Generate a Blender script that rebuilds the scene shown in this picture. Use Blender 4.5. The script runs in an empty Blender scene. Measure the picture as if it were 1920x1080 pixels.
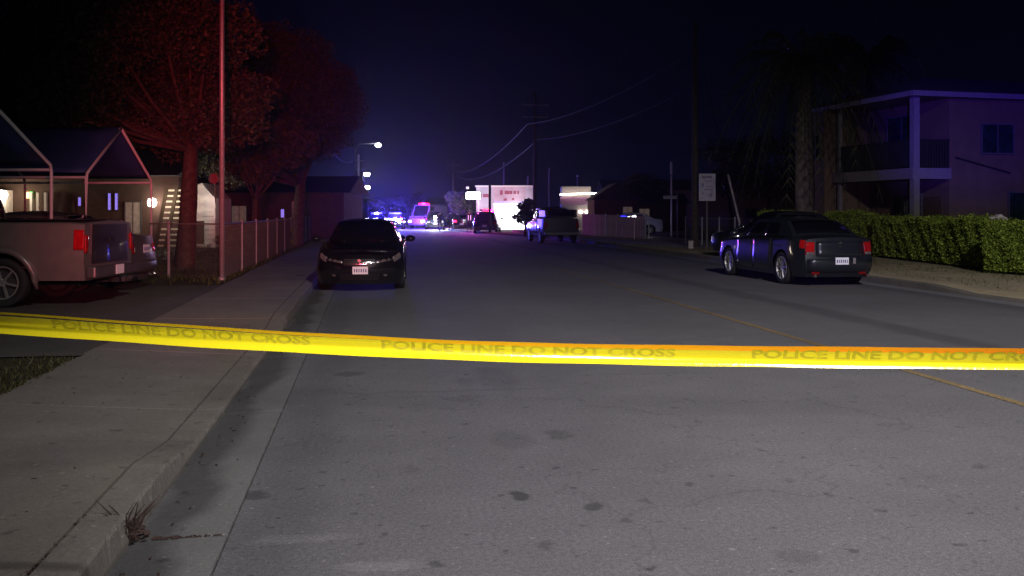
import bpy, bmesh, math, random
import numpy as np
from mathutils import Vector, Matrix

random.seed(7)
rng = np.random.default_rng(7)
S = bpy.context.scene
C = S.collection
R = math.radians

# ------------------------------------------------------------------ camera
F = 1800.0                       # focal length in pixels of the 1920 wide photograph
TH = math.atan(270 / F)          # the camera looks a little to the right of the street's direction
HC = 1.6
CT, ST = math.cos(TH), math.sin(TH)
cam_data = bpy.data.cameras.new('camera')
cam = bpy.data.objects.new('camera', cam_data)
C.objects.link(cam)
cam.location = (0, 0, HC)
cam.rotation_euler = (R(90), 0, -TH)
cam_data.sensor_width = 36
cam_data.lens = 36 * F / 1920
cam_data.shift_y = -140 / 1920
cam_data.clip_start = 0.1
cam_data.clip_end = 3000
S.camera = cam

# ------------------------------------------------------------------ world: night sky
w = bpy.data.worlds.new('World')
S.world = w
w.use_nodes = True
nt = w.node_tree
nt.nodes.clear()
out = nt.nodes.new('ShaderNodeOutputWorld')
bg = nt.nodes.new('ShaderNodeBackground')
tc = nt.nodes.new('ShaderNodeTexCoord')
sep = nt.nodes.new('ShaderNodeSeparateXYZ')
cr = nt.nodes.new('ShaderNodeValToRGB')
cr.color_ramp.elements[0].position = 0.0
cr.color_ramp.elements[0].color = (0.0052, 0.0056, 0.026, 1)
cr.color_ramp.elements[1].position = 0.30
cr.color_ramp.elements[1].color = (0.0005, 0.0007, 0.0035, 1)
e = cr.color_ramp.elements.new(0.10)
e.color = (0.0022, 0.0026, 0.0125, 1)
nt.links.new(tc.outputs['Generated'], sep.inputs[0])
nt.links.new(sep.outputs['Z'], cr.inputs[0])
nt.links.new(cr.outputs[0], bg.inputs['Color'])
bg.inputs['Strength'].default_value = 0.4
nt.links.new(bg.outputs[0], out.inputs['Surface'])

S.view_settings.view_transform = 'Standard'
S.view_settings.look = 'None'
S.view_settings.exposure = 0
S.view_settings.gamma = 1
S.view_settings.use_curve_mapping = False
S.render.engine = 'CYCLES'
S.cycles.use_denoising = True
S.cycles.max_bounces = 5
S.cycles.diffuse_bounces = 3
S.cycles.glossy_bounces = 3
S.cycles.volume_bounces = 0
S.cycles.sample_clamp_indirect = 3
S.cycles.use_light_tree = True


def at(px, d, z=0.0):
    """point on the street plan: photo column px at depth d metres from the camera"""
    xc = (px - 960) / F * d
    return Vector((xc * CT + d * ST, -xc * ST + d * CT, z))


def hgt(py, d):
    return HC - (py - 400) / F * d


def ground(px, py, z=0.0):
    return at(px, F * (HC - z) / (py - 400), z)


# ------------------------------------------------------------------ assumed unseen lamps behind the camera
def spot(name, loc, tgt, power, col, size, blend, rad):
    l = bpy.data.lights.new(name, 'SPOT')
    l.energy = power
    l.color = col
    l.spot_size = R(size)
    l.spot_blend = blend
    l.shadow_soft_size = rad
    o = bpy.data.objects.new(name, l)
    C.objects.link(o)
    o.location = loc
    o.rotation_euler = (Vector(tgt) - Vector(loc)).to_track_quat('-Z', 'Y').to_euler()
    return o


def point(name, loc, power, col, rad=0.1):
    l = bpy.data.lights.new(name, 'POINT')
    l.energy = power
    l.color = col
    l.shadow_soft_size = rad
    o = bpy.data.objects.new(name, l)
    C.objects.link(o)
    o.location = loc
    return o


# assumed unseen key light
spot('assumed_key_light', (5.4, -5.5, 13), (7.2, 8.0, 0), 23000, (1.0, 0.95, 0.96), 77, 1.0, 0.5)
# assumed lamp by the camera, unseen: bare spot that gives the tape its glint
spot('assumed_camera_lamp', (0.45, -0.6, 2.0), (1.4, 9, 0.8), 1100, (1.0, 0.95, 0.98), 62, 0.8, 0.03)
# assumed red and blue beacons near the camera: bare spots, no patrol vehicle built
spot('assumed_red_beacon', (-0.8, -1, 2.6), at(605, 36, 4.8), 13500, (1.0, 0.010, 0.04), 25, 1.0, 0.3)
spot('assumed_red_beacon_low', (0.9, -1, 2.3), (-3.9, 20, 1.0), 6500, (1.0, 0.05, 0.10), 18, 0.9, 0.07)
spot('assumed_blue_beacon', (0.6, -1, 2.5), at(1822, 33, 5.0), 38000, (0.08, 0.02, 1.0), 12, 0.8, 0.08)
spot('assumed_blue_beacon_wide', (0.6, -1, 2.5), at(1600, 36, 5.5), 550, (0.08, 0.02, 1.0), 34, 0.9, 0.08)
spot('assumed_blue_beacon_low', (0.9, -1, 1.9), at(1540, 23, 0.9), 1500, (0.35, 0.05, 1.0), 14, 0.9, 0.06)


# ------------------------------------------------------------------ materials
def new_mat(name):
    m = bpy.data.materials.new(name)
    m.use_nodes = True
    b = m.node_tree.nodes['Principled BSDF']
    return m, m.node_tree, b


def mat(name, col, rough=0.6, metal=0.0, var=0.25, scale=6.0, bump=0.0, emit=None, es=0.0, coat=0.0, spec=0.5):
    m, t, b = new_mat(name)
    b.inputs['Roughness'].default_value = rough
    b.inputs['Metallic'].default_value = metal
    b.inputs['Coat Weight'].default_value = coat
    b.inputs['Specular IOR Level'].default_value = spec
    tcn = t.nodes.new('ShaderNodeTexCoord')
    n = t.nodes.new('ShaderNodeTexNoise')
    n.inputs['Scale'].default_value = scale
    n.inputs['Detail'].default_value = 6
    t.links.new(tcn.outputs['Object'], n.inputs['Vector'])
    r = t.nodes.new('ShaderNodeValToRGB')
    r.color_ramp.elements[0].position = 0.3
    r.color_ramp.elements[1].position = 0.7
    r.color_ramp.elements[0].color = tuple(c * (1 - var) for c in col) + (1,)
    r.color_ramp.elements[1].color = tuple(min(1, c * (1 + var)) for c in col) + (1,)
    t.links.new(n.outputs['Fac'], r.inputs[0])
    t.links.new(r.outputs[0], b.inputs['Base Color'])
    if bump:
        bp = t.nodes.new('ShaderNodeBump')
        bp.inputs['Strength'].default_value = bump
        bp.inputs['Distance'].default_value = 0.02
        n2 = t.nodes.new('ShaderNodeTexNoise')
        n2.inputs['Scale'].default_value = scale * 8
        n2.inputs['Detail'].default_value = 4
        t.links.new(tcn.outputs['Object'], n2.inputs['Vector'])
        t.links.new(n2.outputs['Fac'], bp.inputs['Height'])
        t.links.new(bp.outputs[0], b.inputs['Normal'])
    if emit:
        b.inputs['Emission Color'].default_value = tuple(emit) + (1,)
        b.inputs['Emission Strength'].default_value = es
    return m


def ground_mat(name, col, var, grit, stains=(), dark=0.45, bands=(), specks=True):
    """ground surface in world coordinates: broad tone, patches, aggregate, stains of their own shape"""
    m, t, b = new_mat(name)
    N, Lk = t.nodes, t.links
    b.inputs['Roughness'].default_value = 0.85
    b.inputs['Specular IOR Level'].default_value = 0.3
    g = N.new('ShaderNodeNewGeometry')

    def noise(scale, det=5, dist=0.0):
        n = N.new('ShaderNodeTexNoise')
        n.inputs['Scale'].default_value = scale
        n.inputs['Detail'].default_value = det
        n.inputs['Distortion'].default_value = dist
        Lk.new(g.outputs['Position'], n.inputs['Vector'])
        return n.outputs['Fac']

    def rng_(x, a, b_, c, d):
        r = N.new('ShaderNodeMapRange')
        r.inputs[1].default_value, r.inputs[2].default_value = a, b_
        r.inputs[3].default_value, r.inputs[4].default_value = c, d
        Lk.new(x, r.inputs[0])
        return r.outputs[0]

    def mul(a, b_):
        r = N.new('ShaderNodeMath')
        r.operation = 'MULTIPLY'
        Lk.new(a, r.inputs[0])
        if isinstance(b_, float):
            r.inputs[1].default_value = b_
        else:
            Lk.new(b_, r.inputs[1])
        return r.outputs[0]

    f = rng_(noise(0.35, 4, 0.5), 0.3, 0.7, 1 - var, 1 + var)
    f = mul(f, rng_(noise(2.2, 5), 0.3, 0.7, 1 - var * 0.6, 1 + var * 0.6))
    f = mul(f, rng_(noise(38, 4), 0.3, 0.7, 1 - grit * 1.2, 1 + grit * 1.2))
    f = mul(f, rng_(noise(120, 2), 0.35, 0.65, 1 - grit * 1.6, 1 + grit * 1.6))
    if specks:
        f = mul(f, rng_(noise(9, 2), 0.66, 0.72, 1.0, 0.62))
        f = mul(f, rng_(noise(23, 1), 0.70, 0.76, 1.0, 1.6))
    if stains:
        vo = N.new('ShaderNodeTexVoronoi')
        vo.feature = 'DISTANCE_TO_EDGE'
        vo.inputs['Scale'].default_value = 0.42
        wn_ = N.new('ShaderNodeTexNoise')
        wn_.inputs['Scale'].default_value = 1.6
        wn_.inputs['Detail'].default_value = 6
        Lk.new(g.outputs['Position'], wn_.inputs['Vector'])
        ws_ = N.new('ShaderNodeVectorMath')
        ws_.operation = 'MULTIPLY_ADD'
        ws_.inputs[1].default_value = (1.3, 1.3, 0)
        Lk.new(wn_.outputs['Color'], ws_.inputs[0])
        Lk.new(g.outputs['Position'], ws_.inputs[2])
        Lk.new(ws_.outputs[0], vo.inputs['Vector'])
        f = mul(f, rng_(vo.outputs['Distance'], 0.0, 0.006, 0.80, 1.0))
        wob = N.new('ShaderNodeTexNoise')
        wob.inputs['Scale'].default_value = 7
        Lk.new(g.outputs['Position'], wob.inputs['Vector'])
        sc = N.new('ShaderNodeVectorMath')
        sc.operation = 'SCALE'
        sc.inputs['Scale'].default_value = 0.16
        Lk.new(wob.outputs['Color'], sc.inputs[0])
        ad = N.new('ShaderNodeVectorMath')
        ad.operation = 'ADD'
        Lk.new(g.outputs['Position'], ad.inputs[0])
        Lk.new(sc.outputs[0], ad.inputs[1])
        for (x, y, rx, ry, k) in stains:
            s1 = N.new('ShaderNodeVectorMath')
            s1.operation = 'SUBTRACT'
            s1.inputs[1].default_value = (x + 0.08, y + 0.08, 0.08)
            Lk.new(ad.outputs[0], s1.inputs[0])
            s2 = N.new('ShaderNodeVectorMath')
            s2.operation = 'MULTIPLY'
            s2.inputs[1].default_value = (1 / rx, 1 / ry, 0)
            Lk.new(s1.outputs[0], s2.inputs[0])
            s3 = N.new('ShaderNodeVectorMath')
            s3.operation = 'LENGTH'
            Lk.new(s2.outputs[0], s3.inputs[0])
            f = mul(f, rng_(s3.outputs['Value'], 0.6, 1.15, k, 1.0))
    if bands:
        sx = N.new('ShaderNodeSeparateXYZ')
        Lk.new(g.outputs['Position'], sx.inputs[0])
        wn = rng_(noise(0.8, 4), 0.3, 0.7, -0.12, 0.12)
        for (x, hw, k) in bands:
            a1 = N.new('ShaderNodeMath')
            a1.operation = 'SUBTRACT'
            Lk.new(sx.outputs[0], a1.inputs[0])
            a1.inputs[1].default_value = x
            a0 = N.new('ShaderNodeMath')
            a0.operation = 'ADD'
            Lk.new(a1.outputs[0], a0.inputs[0])
            Lk.new(wn, a0.inputs[1])
            a2 = N.new('ShaderNodeMath')
            a2.operation = 'ABSOLUTE'
            Lk.new(a0.outputs[0], a2.inputs[0])
            f = mul(f, rng_(a2.outputs[0], hw * 0.4, hw, k, 1.0))
    mx = N.new('ShaderNodeVectorMath')
    mx.operation = 'SCALE'
    mx.inputs[0].default_value = col
    Lk.new(f, mx.inputs['Scale'])
    Lk.new(mx.outputs[0], b.inputs['Base Color'])
    bp = N.new('ShaderNodeBump')
    bp.inputs['Strength'].default_value = 0.5
    bp.inputs['Distance'].default_value = 0.006
    Lk.new(noise(110, 3), bp.inputs['Height'])
    Lk.new(bp.outputs[0], b.inputs['Normal'])
    return m


def G2(px, py):
    v = ground(px, py)
    return v.x, v.y


stn = []
for (px, py, rx, ry, k) in [(970, 930, .055, .09, .45), (1115, 950, .05, .08, .55), (1210, 940, .04, .06, .75),
                            (1172, 975, .04, .05, .7), (1045, 815, .10, .16, .72), (960, 825, .17, .3, .82),
                            (930, 708, .22, .75, .84), (655, 701, .16, .16, .66), (872, 716, .1, .3, .86),
                            (820, 1058, .05, .05, .6), (478, 928, .09, .12, .55), (1022, 1020, .05, .07, .7),
                            (1480, 900, .05, .07, .8), (1560, 930, .04, .05, .72), (770, 880, .07, .12, .85),
                            (1500, 1045, .12, .1, .8), (1840, 875, .05, .07, .7), (1290, 907, .03, .05, .65),
                            (560, 1010, .28, .07, 1.28), (700, 1062, .2, .06, 1.3), (985, 718, .1, .06, 1.12), (870, 732, 1.1, .05, .86), (1240, 700, .9, .06, .9)]:
    x, y = G2(px, py)
    stn.append((x, y, rx, ry, k))
M = {}
M['asphalt'] = ground_mat('asphalt', (0.097, 0.094, 0.100), 0.10, 0.16, stn,
                          bands=((7.3, 0.35, 0.72), (2.6, 0.9, 1.08), (-0.45, 0.25, 0.86), (10.9, 0.5, 0.8)))
M['concrete'] = ground_mat('concrete', (0.130, 0.118, 0.100), 0.16, 0.09)
M['gutter'] = ground_mat('gutter_concrete', (0.114, 0.112, 0.112), 0.14, 0.09, bands=((-1.05, 0.22, 0.50),))
M['kerb'] = ground_mat('kerb_concrete', (0.125, 0.115, 0.10), 0.2, 0.1)
M['kerb_red'] = ground_mat('kerb_faded_red', (0.085, 0.060, 0.054), 0.4, 0.15)
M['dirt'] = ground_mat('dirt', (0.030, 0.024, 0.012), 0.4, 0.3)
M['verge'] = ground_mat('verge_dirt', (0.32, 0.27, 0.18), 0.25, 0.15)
M['drive'] = ground_mat('drive_concrete', (0.072, 0.066, 0.056), 0.2, 0.1)
M['terrain'] = ground_mat('terrain', (0.035, 0.034, 0.024), 0.3, 0.2, specks=False)
M['lot'] = ground_mat('lot_pavement', (0.13, 0.13, 0.14), 0.15, 0.1, specks=False)
M['joint'] = mat('joint_dark', (0.015, 0.012, 0.009), 0.95)
M['yellow_line'] = ground_mat('faded_yellow_paint', (0.155, 0.112, 0.055), 0.25, 0.3)
M['white_line'] = ground_mat('faded_white_paint', (0.3, 0.3, 0.3), 0.25, 0.3)

M['black_paint'] = mat('black_car_paint', (0.008, 0.0075, 0.011), 0.22, 0.2, 0.1, coat=1.0)
M['navy_paint'] = mat('dark_blue_grey_paint', (0.016, 0.018, 0.026), 0.3, 0.3, 0.1, coat=0.8)
M['silver_paint'] = mat('silver_tan_paint', (0.17, 0.15, 0.135), 0.35, 0.35, 0.08, coat=0.6)
M['grey_paint'] = mat('grey_paint', (0.09, 0.085, 0.085), 0.35, 0.3, 0.08, coat=0.6)
M['brown_paint'] = mat('dark_maroon_paint', (0.03, 0.02, 0.024), 0.35, 0.2, 0.08, coat=0.6)
M['white_paint'] = mat('white_paint', (0.7, 0.7, 0.72), 0.4, 0, 0.05, coat=0.4)
M['glass'] = mat('dark_glass', (0.004, 0.004, 0.006), 0.06, 0, 0.0, coat=0.5)
M['rubber'] = mat('tyre_rubber', (0.012, 0.012, 0.012), 0.85)
M['rim'] = mat('alloy_rim', (0.55, 0.55, 0.5), 0.32, 0.75, 0.08)
M['rim_dark'] = mat('rim_backing', (0.02, 0.02, 0.02), 0.7)
M['trim'] = mat('black_plastic', (0.010, 0.010, 0.011), 0.55)
M['chrome'] = mat('chrome', (0.55, 0.55, 0.55), 0.16, 1.0, 0.0)
M['tail'] = mat('tail_lamp_red', (0.36, 0.006, 0.008), 0.12, 0, 0.25, scale=20, coat=1.0, emit=(1, .03, .02), es=0.01)
M['tail_dim'] = mat('tail_lamp_dark_red', (0.25, 0.006, 0.008), 0.12, 0, 0.1, coat=1.0)
M['amber'] = mat('amber_lens', (0.8, 0.25, 0.03), 0.15, 0, 0.1, coat=1.0)
M['clear'] = mat('clear_lens', (0.16, 0.15, 0.15), 0.12, 0.35, 0.25, scale=18, coat=1.0)
M['plate'] = mat('plate_white', (0.78, 0.78, 0.82), 0.5, 0, 0.03)
M['plate_ink'] = mat('plate_ink', (0.10, 0.10, 0.22), 0.6)
M['black_gap'] = mat('shadow_gap', (0.004, 0.004, 0.004), 0.9)

M['galv'] = mat('galvanised_steel', (0.42, 0.40, 0.40), 0.42, 0.5, 0.12, scale=14)
M['galv_dull'] = mat('dull_galvanised_wire', (0.16, 0.155, 0.15), 0.6, 0.3, 0.15)
M['wood_pole'] = mat('weathered_wood_pole', (0.075, 0.058, 0.045), 0.85, 0, 0.35, scale=9, bump=0.5)
M['wire'] = mat('wire_black', (0.012, 0.012, 0.016), 0.85, spec=0.1)
M['bark'] = mat('bark', (0.085, 0.055, 0.038), 0.9, 0, 0.45, scale=10, bump=0.8)
M['palm_bark'] = mat('palm_bark', (0.12, 0.095, 0.075), 0.9, 0, 0.4, scale=6, bump=0.8)
M['tarp'] = mat('blue_tarp', (0.035, 0.065, 0.20), 0.5, 0, 0.15, scale=3)
M['canopy_frame'] = mat('white_canopy_tube', (0.72, 0.68, 0.68), 0.4, 0.1, 0.06)
M['stucco_dark'] = mat('dull_tan_stucco', (0.085, 0.05, 0.036), 0.9, 0, 0.2, scale=3, bump=0.3)
M['stucco_apt'] = mat('brown_stucco', (0.105, 0.068, 0.042), 0.9, 0, 0.15, scale=2, bump=0.3)
M['trim_apt'] = mat('dull_trim', (0.16, 0.145, 0.14), 0.7, 0, 0.12)
M['rail_apt'] = mat('dark_railing', (0.008, 0.007, 0.008), 0.7)
M['roof_shingle'] = mat('dark_shingle', (0.035, 0.032, 0.035), 0.9, 0, 0.3, scale=8)
M['white_wall'] = mat('white_painted_siding', (0.62, 0.58, 0.52), 0.7, 0, 0.10, scale=4)
M['door_brown'] = mat('brown_door', (0.07, 0.04, 0.025), 0.6)
M['stair_wood'] = mat('dark_stair_timber', (0.05, 0.03, 0.02), 0.8)
M['window_frame'] = mat('dull_window_frame', (0.07, 0.065, 0.065), 0.7, 0, 0.1)
M['lamp_warm'] = mat('warm_lamp', (1, 1, 1), 0.5, 0, 0, emit=(1.0, 0.85, 0.72), es=14)
M['lamp_white'] = mat('white_lamp', (1, 1, 1), 0.5, 0, 0, emit=(0.9, 0.92, 1.0), es=60)
M['lamp_street'] = mat('street_lamp_glow', (1, 1, 1), 0.5, 0, 0, emit=(0.9, 0.9, 1.0), es=90)
M['lamp_store'] = mat('fluorescent_tube', (1, 1, 1), 0.5, 0, 0, emit=(0.95, 0.95, 1.0), es=12)
M['lamp_blue'] = mat('blue_beacon_lens', (0.02, 0.02, 1), 0.3, 0, 0, emit=(0.012, 0.012, 1.0), es=30)
M['lamp_red'] = mat('red_beacon_lens', (1, 0.02, 0.05), 0.3, 0, 0, emit=(1.0, 0.004, 0.03), es=14)
M['lamp_magenta'] = mat('magenta_beacon_lens', (1, 0.1, 0.9), 0.3, 0, 0, emit=(1.0, 0.02, 0.75), es=25)
M['glow_green'] = mat('green_bulb', (0.1, 1, 0.2), 0.3, 0, 0, emit=(0.1, 1.0, 0.15), es=1.2)
M['glow_orange'] = mat('orange_bulb', (1, 0.5, 0.2), 0.3, 0, 0, emit=(1.0, 0.4, 0.2), es=4)
M['glow_violet'] = mat('violet_glow', (0.4, 0.35, 1), 0.5, 0, 0.6, scale=14, emit=(0.30, 0.22, 1.0), es=0.8)  # emission stands in for reflections on the house panes
M['glow_window'] = mat('dim_lit_pane', (0.3, 0.25, 0.2), 0.3, 0, 0.3, scale=6, emit=(1.0, 0.7, 0.6), es=0.05)
M['store_wall'] = mat('store_wall', (0.50, 0.45, 0.52), 0.8, 0, 0.12, scale=1.2)
M['store_fascia'] = mat('store_fascia', (0.50, 0.36, 0.42), 0.7, 0, 0.15, scale=1.5)
M['store_inside'] = mat('lit_shop_interior', (0.9, 0.9, 0.95), 0.6, 0, 0.05, emit=(0.97, 0.97, 1.0), es=1.6)
M['sign_red'] = mat('sign_red_marks', (0.28, 0.05, 0.09), 0.6)
M['purple_fascia'] = mat('mauve_fascia', (0.30, 0.15, 0.26), 0.7, 0, 0.1)
M['sign_face'] = mat('pale_sign_face', (0.52, 0.47, 0.58), 0.5, 0, 0.14, scale=4)
M['sign_border'] = mat('sign_border', (0.62, 0.58, 0.60), 0.5, 0, 0.05)
M['sign_ink'] = mat('faded_sign_ink', (0.26, 0.20, 0.34), 0.6, 0, 0.3, scale=12)
M['fence_panel'] = mat('pale_fence_panel', (0.60, 0.60, 0.70), 0.75, 0, 0.15, scale=2)
M['cloth_dark'] = mat('dark_uniform', (0.012, 0.012, 0.022), 0.9)
M['skin'] = mat('skin', (0.35, 0.2, 0.15), 0.6)
M['reflect'] = mat('reflective_strip', (0.9, 0.85, 0.95), 0.4, emit=(1, .75, 1), es=0.8)  # emission stands in for light bounced back by the strip
M['cone'] = mat('red_plastic', (0.5, 0.03, 0.02), 0.5)
M['rock'] = mat('pale_stone', (0.5, 0.44, 0.42), 0.85, 0, 0.15, scale=9, bump=0.6)
M['dry_grass'] = mat('dry_weed', (0.028, 0.013, 0.009), 0.9)
M['teal_glass'] = mat('teal_glass', (0.010, 0.022, 0.025), 0.12, 0, 0.5, scale=5)
M['ambulance'] = mat('pale_van_paint', (0.35, 0.3, 0.35), 0.4, 0, 0.05, coat=0.4)


def leaf_mat(name, c1, c2, c3):
    m, t, b = new_mat(name)
    b.inputs['Roughness'].default_value = 0.65
    b.inputs['Specular IOR Level'].default_value = 0.25
    g = t.nodes.new('ShaderNodeNewGeometry')
    r = t.nodes.new('ShaderNodeValToRGB')
    r.color_ramp.elements[0].color = c1 + (1,)
    r.color_ramp.elements[1].color = c3 + (1,)
    e_ = r.color_ramp.elements.new(0.55)
    e_.color = c2 + (1,)
    t.links.new(g.outputs['Random Per Island'], r.inputs[0])
    t.links.new(r.outputs[0], b.inputs['Base Color'])
    return m


M['leaf_dark'] = leaf_mat('leaves_dark', (0.016, 0.022, 0.010), (0.035, 0.042, 0.018), (0.07, 0.065, 0.03))
M['leaf_tree'] = leaf_mat('leaves_tree', (0.03, 0.032, 0.014), (0.055, 0.055, 0.026), (0.10, 0.085, 0.045))
M['leaf_hedge'] = leaf_mat('leaves_hedge', (0.06, 0.10, 0.010), (0.15, 0.21, 0.020), (0.28, 0.35, 0.05))
M['hedge_core'] = mat('hedge_core', (0.02, 0.028, 0.008), 0.9, 0, 0.5, scale=10)
M['grass'] = leaf_mat('grass_blades', (0.02, 0.022, 0.006), (0.045, 0.045, 0.014), (0.075, 0.06, 0.025))
M['grass_green'] = leaf_mat('green_grass_blades', (0.03, 0.045, 0.008), (0.05, 0.06, 0.012), (0.09, 0.09, 0.025))


# ------------------------------------------------------------------ helpers
def tag(o, label=None, cat=None, group=None, kind=None):
    if label:
        o['label'] = label
    if cat:
        o['category'] = cat
    if group:
        o['group'] = group
    if kind:
        o['kind'] = kind
    return o


def empty(name, loc, rz=0.0, label=None, cat=None, group=None):
    o = bpy.data.objects.new(name, None)
    C.objects.link(o)
    o.empty_display_size = 0.3
    o.location = loc
    o.rotation_euler = (0, 0, rz)
    return tag(o, label, cat, group)


class MB:
    def __init__(self):
        self.v, self.f = [], []

    def add(self, vs, fs):
        n = len(self.v)
        self.v += [tuple(p) for p in vs]
        self.f += [tuple(n + i for i in q) for q in fs]
        return self

    def box(self, c, s, rz=0.0, rx=0.0):
        x, y, z = s[0] / 2, s[1] / 2, s[2] / 2
        vs = [Vector((a * x, b * y, d * z)) for a in (-1, 1) for b in (-1, 1) for d in (-1, 1)]
        m = Matrix.Rotation(rz, 3, 'Z') @ Matrix.Rotation(rx, 3, 'X')
        vs = [m @ p + Vector(c) for p in vs]
        return self.add(vs, [(0, 1, 3, 2), (4, 6, 7, 5), (0, 4, 5, 1), (2, 3, 7, 6), (0, 2, 6, 4), (1, 5, 7, 3)])

    def beam(self, a, b, wd, ht):
        """square bar from a to b"""
        a, b = Vector(a), Vector(b)
        d = (b - a).normalized()
        s = d.cross(Vector((0, 0, 1)))
        if s.length < 1e-3:
            s = Vector((1, 0, 0))
        s.normalize()
        u = s.cross(d)
        vs = []
        for p in (a, b):
            for i, j in ((-1, -1), (1, -1), (1, 1), (-1, 1)):
                vs.append(p + s * (i * wd / 2) + u * (j * ht / 2))
        return self.add(vs, [(3, 2, 1, 0), (4, 5, 6, 7), (0, 1, 5, 4), (1, 2, 6, 5), (2, 3, 7, 6), (3, 0, 4, 7)])

    def tube(self, path, rad, n=8, cap=True):
        path = [Vector(p) for p in path]
        k = len(path)
        rads = rad if hasattr(rad, '__len__') else [rad] * k
        base = len(self.v)
        for i, p in enumerate(path):
            d = (path[min(i + 1, k - 1)] - path[max(i - 1, 0)]).normalized()
            s = d.cross(Vector((0, 0, 1)))
            if s.length < 1e-2:
                s = d.cross(Vector((0, 1, 0)))
            s.normalize()
            u = s.cross(d)
            for j in range(n):
                a = 2 * math.pi * j / n
                self.v.append(tuple(p + (s * math.cos(a) + u * math.sin(a)) * rads[i]))
        for i in range(k - 1):
            for j in range(n):
                a, b = base + i * n + j, base + i * n + (j + 1) % n
                self.f.append((a, b, b + n, a + n))
        if cap:
            self.f.append(tuple(base + j for j in range(n))[::-1])
            self.f.append(tuple(base + (k - 1) * n + j for j in range(n)))
        return self

    def lathe(self, prof, axis='Y', n=28, c=(0, 0, 0), close=False):
        base = len(self.v)
        for (r, h) in prof:
            for j in range(n):
                a = 2 * math.pi * j / n
                if axis == 'Y':
                    p = (r * math.cos(a), h, r * math.sin(a))
                else:
                    p = (r * math.cos(a), r * math.sin(a), h)
                self.v.append((p[0] + c[0], p[1] + c[1], p[2] + c[2]))
        k = len(prof)
        for i in range(k - 1):
            for j in range(n):
                a, b = base + i * n + j, base + i * n + (j + 1) % n
                self.f.append((a, b, b + n, a + n))
        return self

    def grid(self, rows):
        base = len(self.v)
        nr, nc = len(rows), len(rows[0])
        for r in rows:
            self.v += [tuple(p) for p in r]
        for i in range(nr - 1):
            for j in range(nc - 1):
                a = base + i * nc + j
                self.f.append((a, a + 1, a + nc + 1, a + nc))
        return self

    def build(self, name, m, parent=None, smooth=False, bevel=0.0, loc=None, rz=None):
        me = bpy.data.meshes.new(name)
        me.from_pydata(self.v, [], self.f)
        me.materials.append(m if not isinstance(m, str) else M[m])
        me.update()
        if smooth:
            me.shade_smooth()
        o = bpy.data.objects.new(name, me)
        C.objects.link(o)
        if parent:
            o.parent = parent
        if loc is not None:
            o.location = loc
        if rz is not None:
            o.rotation_euler = (0, 0, rz)
        if bevel:
            b = o.modifiers.new('bevel', 'BEVEL')
            b.width = bevel
            b.segments = 2
            b.limit_method = 'ANGLE'
        return o


def part(name, m, parent, smooth=False, bevel=0.0, **k):
    mb = MB()
    if 'box' in k:
        mb.box(*k['box'])
    if 'tube' in k:
        mb.tube(*k['tube'])
    return mb.build(name, m, parent, smooth, bevel)


def children(o):
    return [c for c in list(C.objects) if c.parent == o]


def copy_tree(o, parent=None):
    c = o.copy()
    C.objects.link(c)
    if parent:
        c.parent = parent
    for ch in children(o):
        copy_tree(ch, c)
    return c


def np_mesh(name, V, nper, m, parent=None):
    """V: (k*nper,3) polygon soup"""
    me = bpy.data.meshes.new(name)
    n = len(V)
    k = n // nper
    me.vertices.add(n)
    me.vertices.foreach_set('co', V.astype(np.float32).ravel())
    me.loops.add(n)
    me.loops.foreach_set('vertex_index', np.arange(n, dtype=np.int32))
    me.polygons.add(k)
    me.polygons.foreach_set('loop_start', np.arange(0, n, nper, dtype=np.int32))
    me.update(calc_edges=True)
    me.materials.append(M[m])
    o = bpy.data.objects.new(name, me)
    C.objects.link(o)
    if parent:
        o.parent = parent
    return o


def leaves(blobs, n, size, shell=0.5, flat=0.0):
    """leaf-sized quads spread through ellipsoidal clumps"""
    vol = np.array([b[3] * b[4] * b[5] for b in blobs]) ** 0.8
    cnt = np.maximum(1, (n * vol / vol.sum()).astype(int))
    P = []
    for b, k in zip(blobs, cnt):
        d = rng.normal(size=(k, 3))
        d /= np.linalg.norm(d, axis=1)[:, None]
        r = shell + (1 - shell) * rng.random(k) ** 0.7
        r *= 1 + 0.16 * np.sin(d[:, 0] * 5 + b[0]) * np.cos(d[:, 2] * 6 + b[1])
        P.append(d * r[:, None] * np.array(b[3:6]) + np.array(b[:3]))
    P = np.concatenate(P)
    return leaf_quads(P, size)


def leaf_quads(P, size, updown=1.0):
    k = len(P)
    a = rng.normal(size=(k, 3))
    a /= np.linalg.norm(a, axis=1)[:, None]
    b = np.cross(a, rng.normal(size=(k, 3)))
    b /= np.linalg.norm(b, axis=1)[:, None]
    s = size * (0.6 + 0.8 * rng.random(k))[:, None]
    w_ = s * 0.55
    V = np.stack([P - a * s, P - b * w_, P + a * s, P + b * w_], axis=1).reshape(-1, 3)
    return V


# ------------------------------------------------------------------ the ground
def sheet(name, pts, z, m, label=None):
    mb = MB()
    mb.add([(p[0], p[1], z) for p in pts], [tuple(range(len(pts)))])
    o = mb.build(name, m)
    tag(o, kind='structure')
    return o


sheet('ground', [(-700, -60), (700, -60), (700, 1200), (-700, 1200)], -0.06, 'terrain')
RK = 11.5          # right kerb


def right_kerb(y):
    if y < 56:
        return RK
    if y < 88:
        t = (y - 56) / 32
        return RK - 4.0 * t * t * (3 - 2 * t)
    return RK - 4.0


mb = MB()
ys = [-25, 0] + list(range(10, 56, 6)) + list(range(56, 92, 4)) + [130, 200, 320, 500, 800]
rows = []
for y in ys:
    rows.append([(-0.68, y, 0), (right_kerb(y), y, 0)])
mb.grid(rows)
road = mb.build('road', 'asphalt')
tag(road, kind='structure')
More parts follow.
